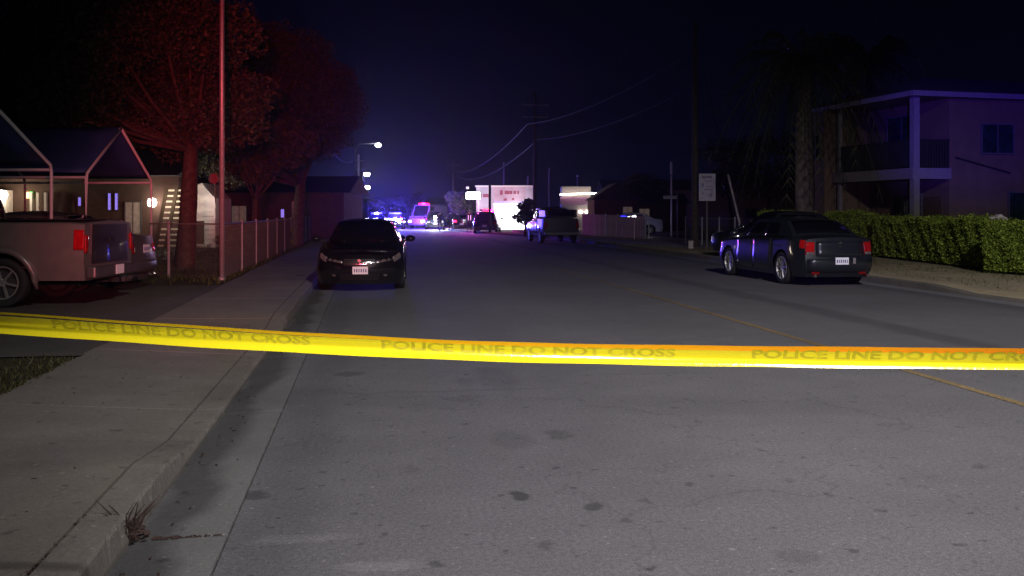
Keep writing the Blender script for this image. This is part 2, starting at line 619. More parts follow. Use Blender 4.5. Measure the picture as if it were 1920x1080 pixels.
# crossing street beyond the shop
sheet('road', [(-90, 108), (-0.685, 108), (-0.685, 122), (-90, 122)], 0.0, 'asphalt')
sheet('road', [(7.52, 108), (90, 108), (90, 122), (7.52, 122)], 0.0, 'asphalt')

# centre line
mb = MB()
mb.grid([[(5.37, y, 0.004), (5.47, y, 0.004)] for y in (-10, 5, 20, 40, 70, 104)])
tag(mb.build('centre_line', 'yellow_line'), kind='structure')


# left gutter, kerb and pavement, split where the real pours are
def hk(y):
    """kerb height: lowered between the two ends of the drive apron"""
    if y < 5.9:
        return 0.13
    if y < 6.9:
        return 0.13 - 0.10 * (y - 5.9)
    if y < 13:
        return 0.03
    if y < 14.5:
        return 0.03 + 0.10 * (y - 13) / 1.5
    return 0.13


KF, KB, SW = -1.15, -1.37, -2.95     # kerb face, kerb back, far edge of the pavement
pave = empty('pavement', (0, 0, 0))
tag(pave, kind='structure')
base = MB().box((-1.9, 60, -0.035), (2.7, 170, 0.04)).build('pavement_base', 'joint', pave)
kerb = empty('kerb', (0, 0, 0))
tag(kerb, kind='structure')
gut = empty('gutter', (0, 0, 0))
tag(gut, kind='structure')


def prism(ya, yb, prof_fn, n=6):
    """loft a closed cross-section polygon along y"""
    mb_ = MB()
    ring = None
    ysn = [ya + (yb - ya) * i / n for i in range(n + 1)]
    k = len(prof_fn(ya))
    for y in ysn:
        for (x, z) in prof_fn(y):
            mb_.v.append((x, y, z))
    for i in range(n):
        for j in range(k):
            a, b = i * k + j, i * k + (j + 1) % k
            mb_.f.append((a, b, b + k, a + k))
    mb_.f.append(tuple(range(k)))
    mb_.f.append(tuple(n * k + j for j in range(k))[::-1])
    return mb_


J0 = 4.93
joints = [-24.0, -9.0, J0 - 6.1, J0 - 3.05, J0]
while joints[-1] < 40:
    joints.append(joints[-1] + 3.05)
joints += [60, 80, 107]
g = 0.010


def chip(y, k=0.0, amp=0.006):
    return amp * (math.sin(y * 23 + k) * .5 + math.sin(y * 61 + k * 2) * .3 + math.sin(y * 137 + k) * .35)


for i in range(len(joints) - 1):
    a, b = joints[i] + g, joints[i + 1] - g
    n = 70 if b < 12 else (12 if b < 20 else 2)
    prism(a, b, lambda y: [(SW + chip(y * .3, 5, .03), -0.04), (KB - g + chip(y, 4, .003), -0.04), (KB - g + chip(y, 4, .003), hk(y) - 0.002), (SW + chip(y * .3, 5, .03), 0.125)], n).build('paving_slab', 'concrete', pave)
    prism(a, b, lambda y: [(KB + g, -0.04), (KF + 0.0, -0.04), (KF, 0.012), (KF - 0.02 + chip(y, 1), hk(y) - 0.018 + chip(y, 2) * .5), (KF - 0.035 + chip(y, 3), hk(y) - 0.004),
                           (KB + g, hk(y))], n).build('kerb_segment', 'kerb', kerb)
    kf = C.objects[-1]
    kf.data.materials.append(M['kerb_red'])
    for q, pl_ in enumerate(kf.data.polygons):
        if a < 9 and pl_.normal.x > .55 and abs(pl_.normal.y) < .3:
            pl_.material_index = 1
    prism(a, b, lambda y: [(KF + 0.002, -0.05), (-0.69, -0.05), (-0.69 + chip(y, 6, .004), 0.004), (-0.9, -0.002), (KF + 0.002, -0.012)], n).build('gutter_segment', 'gutter', gut)
# right gutter and kerb
mb = MB()
mb.grid([[(right_kerb(y) - 0.45, y, 0.004), (right_kerb(y) - 0.02, y, 0.004)] for y in ys if y < 106])
tag(mb.build('gutter', 'lot'), kind='structure')


def hr(y):
    if y < 17.0:
        return 0.05
    if y < 18.5:
        return 0.05 + 0.09 * (y - 17) / 1.5
    return 0.14


mb = MB()
ysr = [-20, 5, 10, 14, 17, 17.5, 18, 18.5, 20, 24, 30, 36, 44, 52] + list(range(56, 92, 4)) + [106]
mb.grid([[(right_kerb(y) - 0.02, y, 0.0), (right_kerb(y), y, hr(y) - 0.01), (right_kerb(y) + 0.02, y, hr(y)), (right_kerb(y) + 0.18, y, hr(y))] for y in ysr])
tag(mb.build('kerb', 'kerb'), kind='structure')
mb = MB()
mb.grid([[(right_kerb(y) + 0.18, y, hr(y) - 0.004), (right_kerb(y) + 3.0, y, 0.11), (right_kerb(y) + 6.5, y, 0.12)] for y in ysr])
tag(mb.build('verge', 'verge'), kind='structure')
sheet('yard', [(17.9, -20), (60, -20), (60, 62), (17.9, 62)], 0.115, 'dirt')
sheet('car_park', [(14.3, 62), (60, 62), (60, 106), (10.4, 106), (10.4, 88)], 0.13, 'lot')

# left ground
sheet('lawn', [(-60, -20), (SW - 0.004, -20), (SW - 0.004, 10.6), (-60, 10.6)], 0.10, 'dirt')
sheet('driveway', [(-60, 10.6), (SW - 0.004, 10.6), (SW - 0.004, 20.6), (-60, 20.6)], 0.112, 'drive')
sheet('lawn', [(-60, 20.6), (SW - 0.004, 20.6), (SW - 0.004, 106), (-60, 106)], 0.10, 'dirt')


def blades(n, x0, x1, y0, y1, z, h, m, label):
    P = np.stack([x0 + (x1 - x0) * rng.random(n), y0 + (y1 - y0) * rng.random(n), np.full(n, z)], 1)
    # clumped
    keep = (np.sin(P[:, 0] * 2.1 + 1) + np.sin(P[:, 1] * 1.7) + rng.normal(size=n) * 0.9) > -0.4
    P = P[keep]
    n = len(P)
    a = rng.random(n) * 6.283
    lean = rng.normal(size=(n, 2)) * h * 0.5
    hh = h * (0.5 + rng.random(n))
    w_ = np.stack([np.cos(a), np.sin(a), np.zeros(n)], 1) * 0.006 * (1 + h * 8)
    top = P + np.stack([lean[:, 0], lean[:, 1], hh], 1)
    V = np.stack([P - w_, P + w_, top], 1).reshape(-1, 3)
    o = np_mesh('grass', V, 3, m)
    tag(o, label, 'grass', kind='stuff')


blades(26000, -9, SW + 0.04, 4.5, 10.5, 0.10, 0.05, 'grass', 'sparse dry grass on the dark dirt left of the pavement')
blades(26000, -14, SW - 0.05, 20.7, 42, 0.10, 0.10, 'grass_green', 'thin dim lawn behind the wire fence around the tree trunk')
blades(7000, 12.2, 17.6, 17, 44, 0.11, 0.06, 'grass_green', 'thin grass on the right verge round the pole and the hedge foot')

# weeds growing in the kerb joint
t = empty('weed_tuft', (KF - 0.03, J0 - 0.02, 0.0), 0, 'dry reddish brown weed tuft sprouting from the kerb joint in the foreground', 'weed')
mb = MB()
for i in range(60):
    a = random.uniform(0, 6.28)
    l = random.uniform(0.08, 0.24)
    b0 = Vector((random.uniform(-.03, .05), random.uniform(-.03, .03), 0.0))
    tip = b0 + Vector((math.cos(a) * l * .6, math.sin(a) * l * .5, l * random.uniform(.5, 1)))
    mid = (b0 + tip) / 2 + Vector((0, 0, 0.03))
    mb.tube([b0, mid, tip], [0.005, 0.004, 0.001], 4)
mb.build('stems', 'dry_grass', t)
mb = MB()
for i in range(30):
    a = random.uniform(0, 6.28)
    r_ = random.uniform(0.0, 0.09)
    p = Vector((math.cos(a) * r_ + .03, math.sin(a) * r_, random.uniform(0.01, .07)))
    mb.box(p, (0.03, 0.02, 0.006), random.uniform(0, 3), random.uniform(-1, 1))
mb.build('dead_leaves', 'dry_grass', t)
mb = MB()
for i in range(90):          # weeds along the gutter joint and the kerb's back joint
    if i % 2:
        p = Vector((random.uniform(KF + .03, -0.72), J0 + random.uniform(-.015, .015), 0.0))
    else:
        p = Vector((KB + random.uniform(-.012, .012), random.uniform(3.4, 5.0), 0.125))
    mb.box(p + Vector((0, 0, 0.001)), (random.uniform(.01, .035), random.uniform(.005, .014), 0.004), random.uniform(0, 3), 0.3)
tag(mb.build('joint_weeds', 'dry_grass'), 'flat dark weeds and dirt filling the kerb and gutter joints', 'weeds', kind='stuff')


# ------------------------------------------------------------------ cars
def lerp_table(tab, x):
    if x <= tab[0][0]:
        return tab[0][1]
    for (a, fa), (b, fb) in zip(tab, tab[1:]):
        if x <= b:
            t_ = (x - a) / (b - a)
            t_ = t_ * t_ * (3 - 2 * t_) * 0.6 + t_ * 0.4
            return fa + (fb - fa) * t_
    return tab[-1][1]


class Body:
    def __init__(s, L, W, xf, xr, wr, top, z0=0.2, taper=0.2, bulge_f=0.14, bulge_r=0.10, arch=0.06, nose=None, tailp=None, round_=0.09):
        s.L, s.W, s.xf, s.xr, s.wr, s.topt, s.z0 = L, W, xf, xr, wr, top, z0
        s.taper, s.bf, s.br, s.arch, s.rd = taper, bulge_f, bulge_r, arch, round_
        s.nose = nose or [(0.2, -0.05), (0.45, 0.02), (0.62, 0.0), (0.9, -0.10)]
        s.tailp = tailp or [(0.2, -0.06), (0.45, 0.02), (0.7, 0.0), (1.1, -0.06)]

    def top(s, x):
        return lerp_table(s.topt, x)

    def half(s, x):
        e_ = max(0.0, (abs(x) - (s.L / 2 - 0.75)) / 0.75)
        return s.W / 2 * (1 - s.taper * e_ ** 2.4)

    def low(s, x):
        z = s.z0
        for xw in (s.xf, s.xr):
            r_ = s.wr + s.arch
            if abs(x - xw) < r_:
                z = max(z, s.wr + math.sqrt(r_ * r_ - (x - xw) ** 2))
        return z

    def side_y(s, x, z):
        zt = s.top(x)
        u = min(1, max(0, (z - s.z0) / (zt - s.z0)))
        return s.half(x) * (1 - 0.07 * max(0, 0.35 - u) / 0.35 - 0.045 * max(0, u - 0.45) / 0.55)

    def ends(s, x, y, z):
        ew = max(0.0, (abs(x) - (s.L / 2 - 0.5)) / 0.5)
        h = s.half(x)
        b = (1 - min(1, abs(y) / h) ** 2.2)
        if x > 0:
            return x + ew * (s.bf * b - s.bf + lerp_table(s.nose, z))
        return x - ew * (s.br * b - s.br + lerp_table(s.tailp, z))

    def pt(s, x, t_, sgn=1):
        zt, zb = s.top(x), s.low(x)
        rd = s.rd
        zs = zt - rd
        yt = s.side_y(x, zs)
        if t_ <= 0.6:
            z = zb + (zs - zb) * t_ / 0.6
            y = s.side_y(x, z)
        elif t_ <= 0.8:
            a = (t_ - 0.6) / 0.2 * math.pi / 2
            y = yt - rd * 1.2 * (1 - math.cos(a))
            z = zs + rd * math.sin(a)
        else:
            q = (t_ - 0.8) / 0.2
            y = (yt - rd * 1.2) * (1 - q)
            z = zt + 0.035 * (1 - (1 - q) ** 2)
        return Vector((s.ends(x, y, z), sgn * y, z))

    def mesh(s):
        mb_ = MB()
        xs = []
        x = -s.L / 2
        while x < s.L / 2 - 1e-6:
            xs.append(x)
            near = min(abs(abs(x - s.xf) - s.wr - s.arch), abs(abs(x - s.xr) - s.wr - s.arch))
            x += 0.03 if near < 0.12 else 0.08
        xs.append(s.L / 2)
        ts = [0, .1, .2, .3, .4, .5, .6, .65, .7, .75, .8, .86, .93, 1.0]
        for sg in (1, -1):
            rows_ = [[s.pt(x, t_, sg) for t_ in ts] for x in xs]
            if sg < 0:
                rows_ = [r[::-1] for r in rows_]
            mb_.grid(rows_)
        for x in (-s.L / 2, s.L / 2):
            rows_ = []
            for t_ in [0, .15, .3, .45, .6, .65, .7, .75, .8]:
                p = s.pt(x, t_)
                r = []
                for k in range(-8, 9):
                    u = k / 8
                    y = p.y * u
                    z = p.z + (0.035 * (1 - u * u) if t_ > 0.75 else 0)
                    r.append((s.ends(x, y, z), y, z))
                rows_.append(r)
            mb_.grid(rows_)
        return mb_

    def side_patch(s, x0, x1, t0, t1, off=0.004, sg=1, n=10, m_=6):
        rows_ = []
        for i in range(n + 1):
            x = x0 + (x1 - x0) * i / n
            r = []
            for j in range(m_ + 1):
                t_ = t0 + (t1 - t0) * j / m_
                p = s.pt(x, t_, sg)
                dx = s.pt(x + .01, t_, sg) - s.pt(x - .01, t_, sg)
                dt = s.pt(x, min(1, t_ + .01), sg) - s.pt(x, max(0, t_ - .01), sg)
                nn = dx.cross(dt).normalized() * sg
                if nn.y * sg < 0 and t_ < .7 or nn.z < 0 and t_ >= .7:
                    nn = -nn
                r.append(p + nn * off)
            rows_.append(r)
        return MB().grid(rows_)

    def end_patch(s, front, u0, u1, z0, z1, off=0.008, n=8, m_=4, skew=0.0):
        x = s.L / 2 if front else -s.L / 2
        rows_ = []
        for j in range(m_ + 1):
            z = z0 + (z1 - z0) * j / m_
            r = []
            for i in range(n + 1):
                u = u0 + (u1 - u0) * i / n
                zz = z + skew * abs(u - u0) / max(1e-6, abs(u1 - u0))
                y = s.side_y(x, zz) * u
                r.append((s.ends(x, y, zz) + (off if front else -off), y, zz))
            rows_.append(r)
        return MB().grid(rows_)


def thick(o, d=0.012):
    m_ = o.modifiers.new('solid', 'SOLIDIFY')
    m_.thickness = d
    m_.offset = 0
    return o


def wheel(parent, x, y, r_, wd, sg, spokes=7, rimm='rim', rr=0.68):
    t_ = empty('wheel', (x, y, r_))
    t_.parent = parent
    h = wd / 2
    mb_ = MB()
    ri = r_ * rr
    mb_.lathe([(ri, -h * .8), (r_ * .93, -h), (r_ * .985, -h * .8), (r_, -h * .4), (r_, h * .4), (r_ * .985, h * .8), (r_ * .93, h), (ri, h * .8), (ri, -h * .8)])
    mb_.build('tyre', 'rubber', t_, smooth=True)
    mb_ = MB()
    o_ = sg * h
    mb_.lathe([(ri, o_ * .6), (ri * 1.0, o_ * .95), (ri * .93, o_ * .95), (ri * .90, o_ * .5)])
    mb_.lathe([(0.001, o_ * .78), (ri * .22, o_ * .74), (ri * .22, o_ * .4)], n=16)
    for k in range(spokes):
        a = 2 * math.pi * k / spokes + .2
        c_, s_ = math.cos(a), math.sin(a)
        mb_.beam((c_ * ri * .15, o_ * .62, s_ * ri * .15), (c_ * ri * .95, o_ * .72, s_ * ri * .95), ri * .16, .03)
    mb_.build('rim', rimm, t_, smooth=False)
    MB().lathe([(0.001, o_ * .25), (ri, o_ * .25)]).build('hub_backing', 'rim_dark', t_)
    return t_


def bil(p00, p10, p11, p01, u, v, bul=0.0):
    p = (p00 * (1 - u) + p10 * u) * (1 - v) + (p01 * (1 - u) + p11 * u) * v
    if bul:
        nn = (p10 - p00).cross(p01 - p00).normalized()
        p = p + nn * bul * (4 * u * (1 - u) * 0.8 + 4 * v * (1 - v) * .2)
    return p


def pane(cs, u0, u1, v0, v1, off, bul=0.0, n=8, flip=1):
    p = [Vector(c) for c in cs]
    nn = (p[1] - p[0]).cross(p[3] - p[0]).normalized() * flip
    rows_ = []
    for j in range(n // 2 + 1):
        v = v0 + (v1 - v0) * j / (n // 2)
        rows_.append([bil(p[0], p[1], p[2], p[3], u0 + (u1 - u0) * i / n, v, bul * flip) + nn * off for i in range(n + 1)])
    return MB().grid(rows_)


def car(name, loc, heading, label, body, cabin, paint, group=None, rimm='rim', spokes=7, doors=((0.95, 0.02), (0.0, -0.95)), cat='car',
        simple=False, rr=0.68):
    """heading: direction of the bonnet as an angle in the plan"""
    t_ = empty(name, loc, heading, label, cat, group)
    B = body
    bo = B.mesh().build('body', paint, t_, smooth=True)
    # dark underbody and wheel wells
    MB().box((0, 0, B.z0 + 0.16), (B.L - 0.5, B.W - 0.52, 0.30)).build('underbody', 'black_gap', t_)
    wd = 0.22
    for x in (B.xf, B.xr):
        for sg in (1, -1):
            wheel(t_, x, sg * (B.W / 2 - wd / 2 - 0.015), B.wr, wd, sg, spokes, rimm, rr)
    # greenhouse
    a0, a1, c1, c0, zb0, zr, wb, wt = cabin[:8]
    zb1 = cabin[8] if len(cabin) > 8 else zb0
    zr2 = cabin[9] if len(cabin) > 9 else zr - 0.03
    Al, Ar = Vector((a0, wb * .93, zb0)), Vector((a0, -wb * .93, zb0))
    Tl, Tr = Vector((a1, wt, zr)), Vector((a1, -wt, zr))
    Ul, Ur = Vector((c1, wt, zr2)), Vector((c1, -wt, zr2))
    Cl, Cr = Vector((c0, wb * .93, zb1)), Vector((c0, -wb * .93, zb1))
    Sa, Sc = Vector((a0, wb, zb0)), Vector((c0, wb, zb1))
    mb_ = MB()
    for mbx in (pane((Al, Ar, Tr, Tl), 0, 1, 0, 1, 0, 0.05, 8, -1), pane((Cr, Cl, Ul, Ur), 0, 1, 0, 1, 0, 0.05, 8, -1)):
        mb_.add(mbx.v, mbx.f)
    # roof with a rounded edge
    rows_ = []
    for i in range(9):
        u = i / 8
        x = a1 + (c1 - a1) * u
        z = zr + (zr2 - zr) * u + 0.055 * (1 - (2 * u - 1) ** 2)
        r = []
        for k in range(-6, 7):
            v = k / 6
            r.append((x, wt * v, z - (0 if abs(v) < 1 else 0) + 0.035 * (1 - abs(v) ** 3) - (0.055 * (1 - (2 * u - 1) ** 2) * abs(v) ** 6)))
        rows_.append(r)
    mb_.grid(rows_)
    for sg in (1, -1):
        f_ = lambda p: Vector((p.x, p.y * sg, p.z))
        # side shell: quad with curved top following the roof rail
        rows_ = []
        for i in range(9):
            u = i / 8
            lo = Vector((a0 + (c0 - a0) * u, wb * (1 - .07 * abs(2 * u - 1) ** 4), zb0 + (zb1 - zb0) * u))
            hi = Vector((a1 + (c1 - a1) * u, wt, zr + (zr2 - zr) * u))
            rows_.append([f_(lo.lerp(hi, q / 5)) for q in range(6)])
        mb_.grid(rows_)
    mb_.build('roof', paint, t_, smooth=True)
    thick(pane((Al, Ar, Tr, Tl), .04, .96, .03, .95, 0.010, 0.05, 8, -1).build('windscreen', 'glass', t_, smooth=True), .004)
    if not (len(cabin) > 10 and cabin[10] == 'norear'):
        thick(pane((Cr, Cl, Ul, Ur), .07, .93, .10, .93, 0.010, 0.05, 8, -1).build('rear_window', 'glass', t_, smooth=True), .004)
    wins = cabin[11] if len(cabin) > 11 else ((.08, .46, .30), (.50, .80, .0))
    for sg in (1, -1):
        for k, (u0, u1, cut) in enumerate(wins):
            rows_ = []
            for i in range(7):
                u = u0 + (u1 - u0) * i / 6
                lo = Vector((a0 + (c0 - a0) * u, (wb * (1 - .07 * abs(2 * u - 1) ** 4) + .008) * sg, zb0 + (zb1 - zb0) * u))
                hi = Vector((a1 + (c1 - a1) * u, (wt + .008) * sg, zr + (zr2 - zr) * u))
                rows_.append([lo.lerp(hi, .08 + .80 * q / 3) for q in range(4)])
            thick(MB().grid(rows_).build('side_window', 'glass', t_, smooth=True), .004)
    if not simple:
        for sg in (1, -1):
            for (x0, x1) in doors:
                d_ = thick(B.side_patch(x1, x0, .08, .72, 0.006, sg).build('door', paint, t_, smooth=True), .008)
                xh = x1 + (x0 - x1) * .12
                zt = B.top(xh)
                MB().box((xh + .09, sg * (B.side_y(xh, zt - .2) + .03), zt - .17), (.18, .025, .03)).build('door_handle', paint, d_, bevel=.008)
            m2 = MB()
            m2.tube([(a0 - .12, sg * (B.W / 2 - .12), B.top(a0) + .01), (a0 - .16, sg * (B.W / 2 + .02), B.top(a0) + .05)], .022, 6)
            m2.build('mirror_arm', 'trim', t_)
            mr = MB()
            cx, cy, cz = a0 - .16, sg * (B.W / 2 + .10), B.top(a0) + .09
            prof = [(0.001, -.06), (.07, -.05), (.085, 0), (.075, .05), (0.001, .065)]
            mr.lathe([(r_, h_) for r_, h_ in prof], 'X', 12)
            mr.v = [(cx + v[2] * 1.0, cy + v[1] * 1.35, cz + v[0] * .85) for v in mr.v]
            mr.build('mirror', paint, t_, smooth=True)
    return t_


def mark_plate(t_, B, front, z, m='plate', u=0.0, w_=0.31, h=0.155, bump=0.0):
    x = (B.L / 2 if front else -B.L / 2)
    xe = B.ends(x, 0, z)
    sx = 1 if front else -1
    y = u
    p = MB().box((xe + sx * (.022 + bump), y, z), (.008, w_, h)).build('number_plate', m, t_, bevel=.002)
    mk = MB()
    for k in range(6):
        yy = y + (-.115 + .046 * k) * (w_ / .31)
        mk.box((xe + sx * (.028 + bump), yy, z - .005), (.003, .026 if k % 2 else .020, .066))
    mk.build('plate_characters', 'plate_ink', p)
    return p


# --- black sedan on the left, bonnet towards us
SED_TOP = [(-2.4, 1.02), (-1.9, 1.06), (-1.3, 1.0), (0.9, .98), (1.15, .96), (2.0, .84), (2.42, .72)]
Bs = Body(4.82, 1.84, 1.42, -1.38, 0.325, SED_TOP, z0=0.15, taper=0.24, bulge_f=.22, nose=[(.2, -.06), (.4, .02), (.58, .0), (.85, -.12)])
SED_CAB = (1.12, .32, -1.05, -1.75, .96, 1.41, .80, .58, 1.04, 1.38)
p0 = ground(590, 540)
p1 = ground(757, 531)
# centre of the car: front face mid point then back along the street
fr = at(674, 19.6, 0)
yaw = R(-91.0) - R(2.0)
hd = Vector((math.cos(yaw), math.sin(yaw), 0))
sedan = car('sedan', fr - hd * 2.35, yaw, 'glossy black sedan with its headlamps facing the camera, parked by the left kerb', Bs, SED_CAB, 'black_paint', spokes=10)
for sg in (1, -1):
    h = thick(Bs.end_patch(True, sg * .50, sg * .995, .575, .625, .012, skew=.065).build('headlamp', 'clear', sedan, smooth=True), .02)
    thick(Bs.side_patch(2.40, 2.12, .56, .70, .010, sg).build('headlamp', 'clear', sedan, smooth=True), .01)
    thick(Bs.end_patch(True, sg * .70, sg * .80, .31, .35, .012).build('fog_lamp', 'clear', sedan, smooth=True), .01)
    for q in (.62, .80, .93):
        MB().lathe([(.001, .03), (.03, .02), (.038, -.01)], 'Z', 10).build('lamp_bulb', 'chrome', h, smooth=True)
        lb_ = C.objects[-1]
        yb = sg * q * Bs.side_y(2.41, .66)
        lb_.location = (Bs.ends(2.41, yb, .66) + .018, yb, .60 + .06 * q)
        lb_.rotation_euler = (0, R(90), 0)
thick(Bs.end_patch(True, -.46, .46, .54, .665, .008).build('grille', 'trim', sedan), .01)
for k in range(3):
    Bs.end_patch(True, -.45, .45, .56 + .035 * k, .570 + .035 * k, .02).build('grille_bar', 'chrome', sedan)
thick(Bs.end_patch(True, -.58, .58, .24, .36, .008).build('lower_grille', 'trim', sedan), .01)
MB().lathe([(.001, 0), (.035, 0), (.042, .01)], n=20).build('badge', 'chrome', sedan)
bd = children(sedan)[-1]
bd.location = (Bs.ends(2.41, 0, .62) + .035, 0, .635)
bd.rotation_euler = (0, 0, R(-90))
mark_plate(sedan, Bs, True, .44, u=0.02)
for k in (-1, 1):
    MB().beam((1.15, k * .45, .985), (.85, k * .02, 1.07), .015, .012).build('wiper', 'trim', sedan)
thick(Bs.side_patch(1.2, 2.2, .80, 1.0, .005, 1, 8, 4).build('bonnet', 'black_paint', sedan, smooth=True), .006)
thick(Bs.side_patch(1.2, 2.2, .80, 1.0, .005, -1, 8, 4).build('bonnet', 'black_paint', sedan, smooth=True), .006)

# --- dark upright sedan on the right seen from behind
T3 = [(-2.5, 1.04), (-1.8, 1.09), (-1.2, 1.06), (1.0, 1.02), (1.2, 1.0), (2.2, .92), (2.5, .84)]
B3 = Body(5.02, 1.88, 1.53, -1.52, 0.365, T3, taper=0.16, bulge_f=.10, bulge_r=.10, tailp=[(.2, -.10), (.42, .03), (.62, .03), (.72, -.02), (1.1, -.05)])
CAB3 = (1.0, .28, -1.20, -1.82, 1.02, 1.45, .84, .63, 1.09, 1.42)
yaw3 = R(90) + R(1.2)
hd3 = Vector((math.cos(yaw3), math.sin(yaw3), 0))
rr_ = at(1580, 21.0, 0)      # middle of the rear bumper
c3 = rr_ + hd3 * 2.5
car3 = car('sedan', (c3.x - .05, c3.y, 0), yaw3, 'dark blue grey boxy sedan parked by the right hedge, seen from its rear left corner', B3, CAB3, 'navy_paint', spokes=9, rr=.72)
for sg in (1, -1):
    thick(B3.end_patch(False, sg * .76, sg * 1.0, .70, .97, .012).build('tail_lamp', 'tail' if sg > 0 else 'tail_dim', car3, smooth=True), .02)
    sp = thick(B3.side_patch(-2.5, -2.34, .50, .68, .010, sg).build('tail_lamp', 'tail' if sg > 0 else 'tail_dim', car3, smooth=True), .01)
    thick(B3.end_patch(False, sg * .78, sg * .98, .70, .755, .026).build('reversing_lamp', 'clear', car3, smooth=True), .01)
    thick(B3.end_patch(False, sg * .62, sg * .85, .26, .31, .014).build('rear_reflector', 'tail_dim', car3, smooth=True), .01)
thick(B3.end_patch(False, -.72, .72, .66, .99, .006).build('boot_lid', 'navy_paint', car3, smooth=True), .008)
thick(B3.end_patch(False, -.97, .97, .30, .60, .012).build('rear_bumper', 'navy_paint', car3, smooth=True), .012)
bx = MB().lathe([(.001, 0), (.04, 0), (.05, .01)], n=16).build('badge', 'chrome', car3)
bx.location = (B3.ends(-2.5, 0, .95) - .02, 0, .93)
bx.rotation_euler = (0, 0, R(90))
mark_plate(car3, B3, False, .56, u=0.0, bump=.01)
MB().box((B3.ends(-2.5, .0, .5) - .022, -.30, .56), (.006, .06, .13)).build('bumper_sticker', 'trim_apt', car3)
for sg in (1, -1):
    MB().tube([(-2.40, sg * .62, .24), (-2.56, sg * .62, .24)], .035, 10).build('exhaust_tip', 'chrome', car3)
    thick(B3.side_patch(2.3, 2.5, .40, .62, .01, sg).build('headlamp', 'clear', car3), .01)

# --- silver pickup on the left seen from the side
TP = [(-2.9, 1.33), (-2.6, 1.345), (-0.85, 1.345), (-0.75, 1.20), (.9, 1.18), (1.2, 1.17), (2.5, 1.08), (2.85, .98)]
Bp = Body(5.8, 2.0, 1.85, -1.60, 0.39, TP, z0=0.42, taper=0.05, bulge_f=.12, bulge_r=.02, arch=0.10,
          nose=[(.3, 0), (.6, .03), (1.1, -.06)], tailp=[(.4, -.02), (.6, 0), (1.3, 0)], round_=.05)
CABP = (1.25, .62, -.66, -.78, 1.19, 1.86, .88, .70, 1.24, 1.84, None, ((.05, .50, .3), (.55, .93, 0)))
yawp = math.pi - TH
hdp = Vector((math.cos(yawp), math.sin(yawp), 0))
lat = Vector((-hdp.y, hdp.x, 0))        # car's left side
near = at(153, 15.1, 0.112)             # rear corner nearest to us
cp = near + hdp * 2.87 - lat * 1.0
pick = car('pickup_truck', (cp.x, cp.y, .112), yawp, 'silver tan pickup truck cut by the left edge, tail and red lamp to the right', Bp, CABP, 'silver_paint', spokes=6, doors=((.95, -.05), (-.1, -.72)))
for sg in (1, -1):
    thick(Bp.end_patch(False, sg * .91, sg * 1.0, .86, 1.14, .014).build('tail_lamp', 'tail', pick, smooth=True), .03)
    thick(Bp.side_patch(-2.9, -2.74, .34, .56, .012, sg).build('tail_lamp', 'tail' if sg > 0 else 'tail_dim', pick, smooth=True), .02)
    fl = MB()
    pts = []
    for k in range(15):
        a = math.pi * (-.06 + 1.12 * k / 14)
        r_ = Bp.wr + Bp.arch + .03
        x = Bp.xr + r_ * math.cos(a)
        z = Bp.wr + r_ * math.sin(a)
        pts.append((x, sg * (Bp.side_y(x, max(z, .45)) + .012), z))
    fl.tube(pts, .055, 8)
    fl.build('wheel_arch_flare', 'silver_paint', pick, smooth=True)
thick(Bp.end_patch(False, -.76, .76, .68, 1.31, .010).build('tailgate', 'brown_paint', pick), .012)
MB().box((-2.935, 0, 1.06), (.02, .22, .06)).build('tailgate_handle', 'trim', pick, bevel=.006)
MB().box((-2.98, 0, .55), (.16, 1.86, .19)).build('rear_bumper', 'grey_paint', pick, bevel=.03)
pp = MB().box((-3.068, 0, .56), (.008, .31, .155)).build('number_plate', 'plate', pick)
MB().box((-3.0, 0, .38), (.14, .10, .08)).build('tow_hitch', 'trim', pick)
MB().box((-1.85, 0, 1.385), (1.9, 1.66, .01)).build('bed_shade_sheet', 'black_gap', pick)  # flat black sheet stands in for the shaded open bed
MB().box((-1.85, .92, .63), (1.9, .02, .03)).build('side_trim_strip', 'silver_paint', pick)

# --- grey sedan beyond the pickup
TS2 = [(-2.35, 1.02), (-1.8, 1.07), (-1.2, 1.02), (1.0, .98), (2.2, .84), (2.35, .78)]
B2 = Body(4.75, 1.80, 1.38, -1.35, 0.32, TS2, taper=0.18)
CAB2 = (1.05, .30, -1.0, -1.65, .97, 1.46, .80, .58, 1.05, 1.43)
near2 = at(238, 17.95, .112)
c2 = near2 + hdp * 2.36 - lat * .9
s2 = car('sedan', (c2.x, c2.y, .112), yawp, 'grey sedan parked beyond the pickup truck under the blue canopy', B2, CAB2, 'grey_paint', spokes=8)
for sg in (1, -1):
    thick(B2.end_patch(False, sg * .66, sg * .99, .72, .90, .012).build('tail_lamp', 'tail_dim', s2, smooth=True), .02)
    thick(B2.side_patch(-2.35, -2.2, .45, .60, .010, sg).build('tail_lamp', 'tail_dim', s2, smooth=True), .01)
    MB().tube([(-2.30, sg * .5, .25), (-2.42, sg * .5, .25)], .035, 10).build('exhaust_tip', 'chrome', s2)
thick(B2.end_patch(False, -.97, .97, .32, .58, .012).build('rear_bumper', 'grey_paint', s2, smooth=True), .012)
mark_plate(s2, B2, False, .80)
children_ = None

# --- dark car beyond the boxy sedan
Bd = Body(4.7, 1.80, 1.36, -1.36, 0.33, TS2, taper=0.2)
pd = at(1462, 33.0, .12)
cd = car('hatchback', (pd.x, pd.y, .12), math.pi - TH + R(12), 'dim grey car beside the guy wire, its roof showing above the boxy sedan', Bd, (1.1, .30, -1.2, -1.85, .97, 1.50, .80, .60, 1.05, 1.46), 'navy_paint', spokes=8)

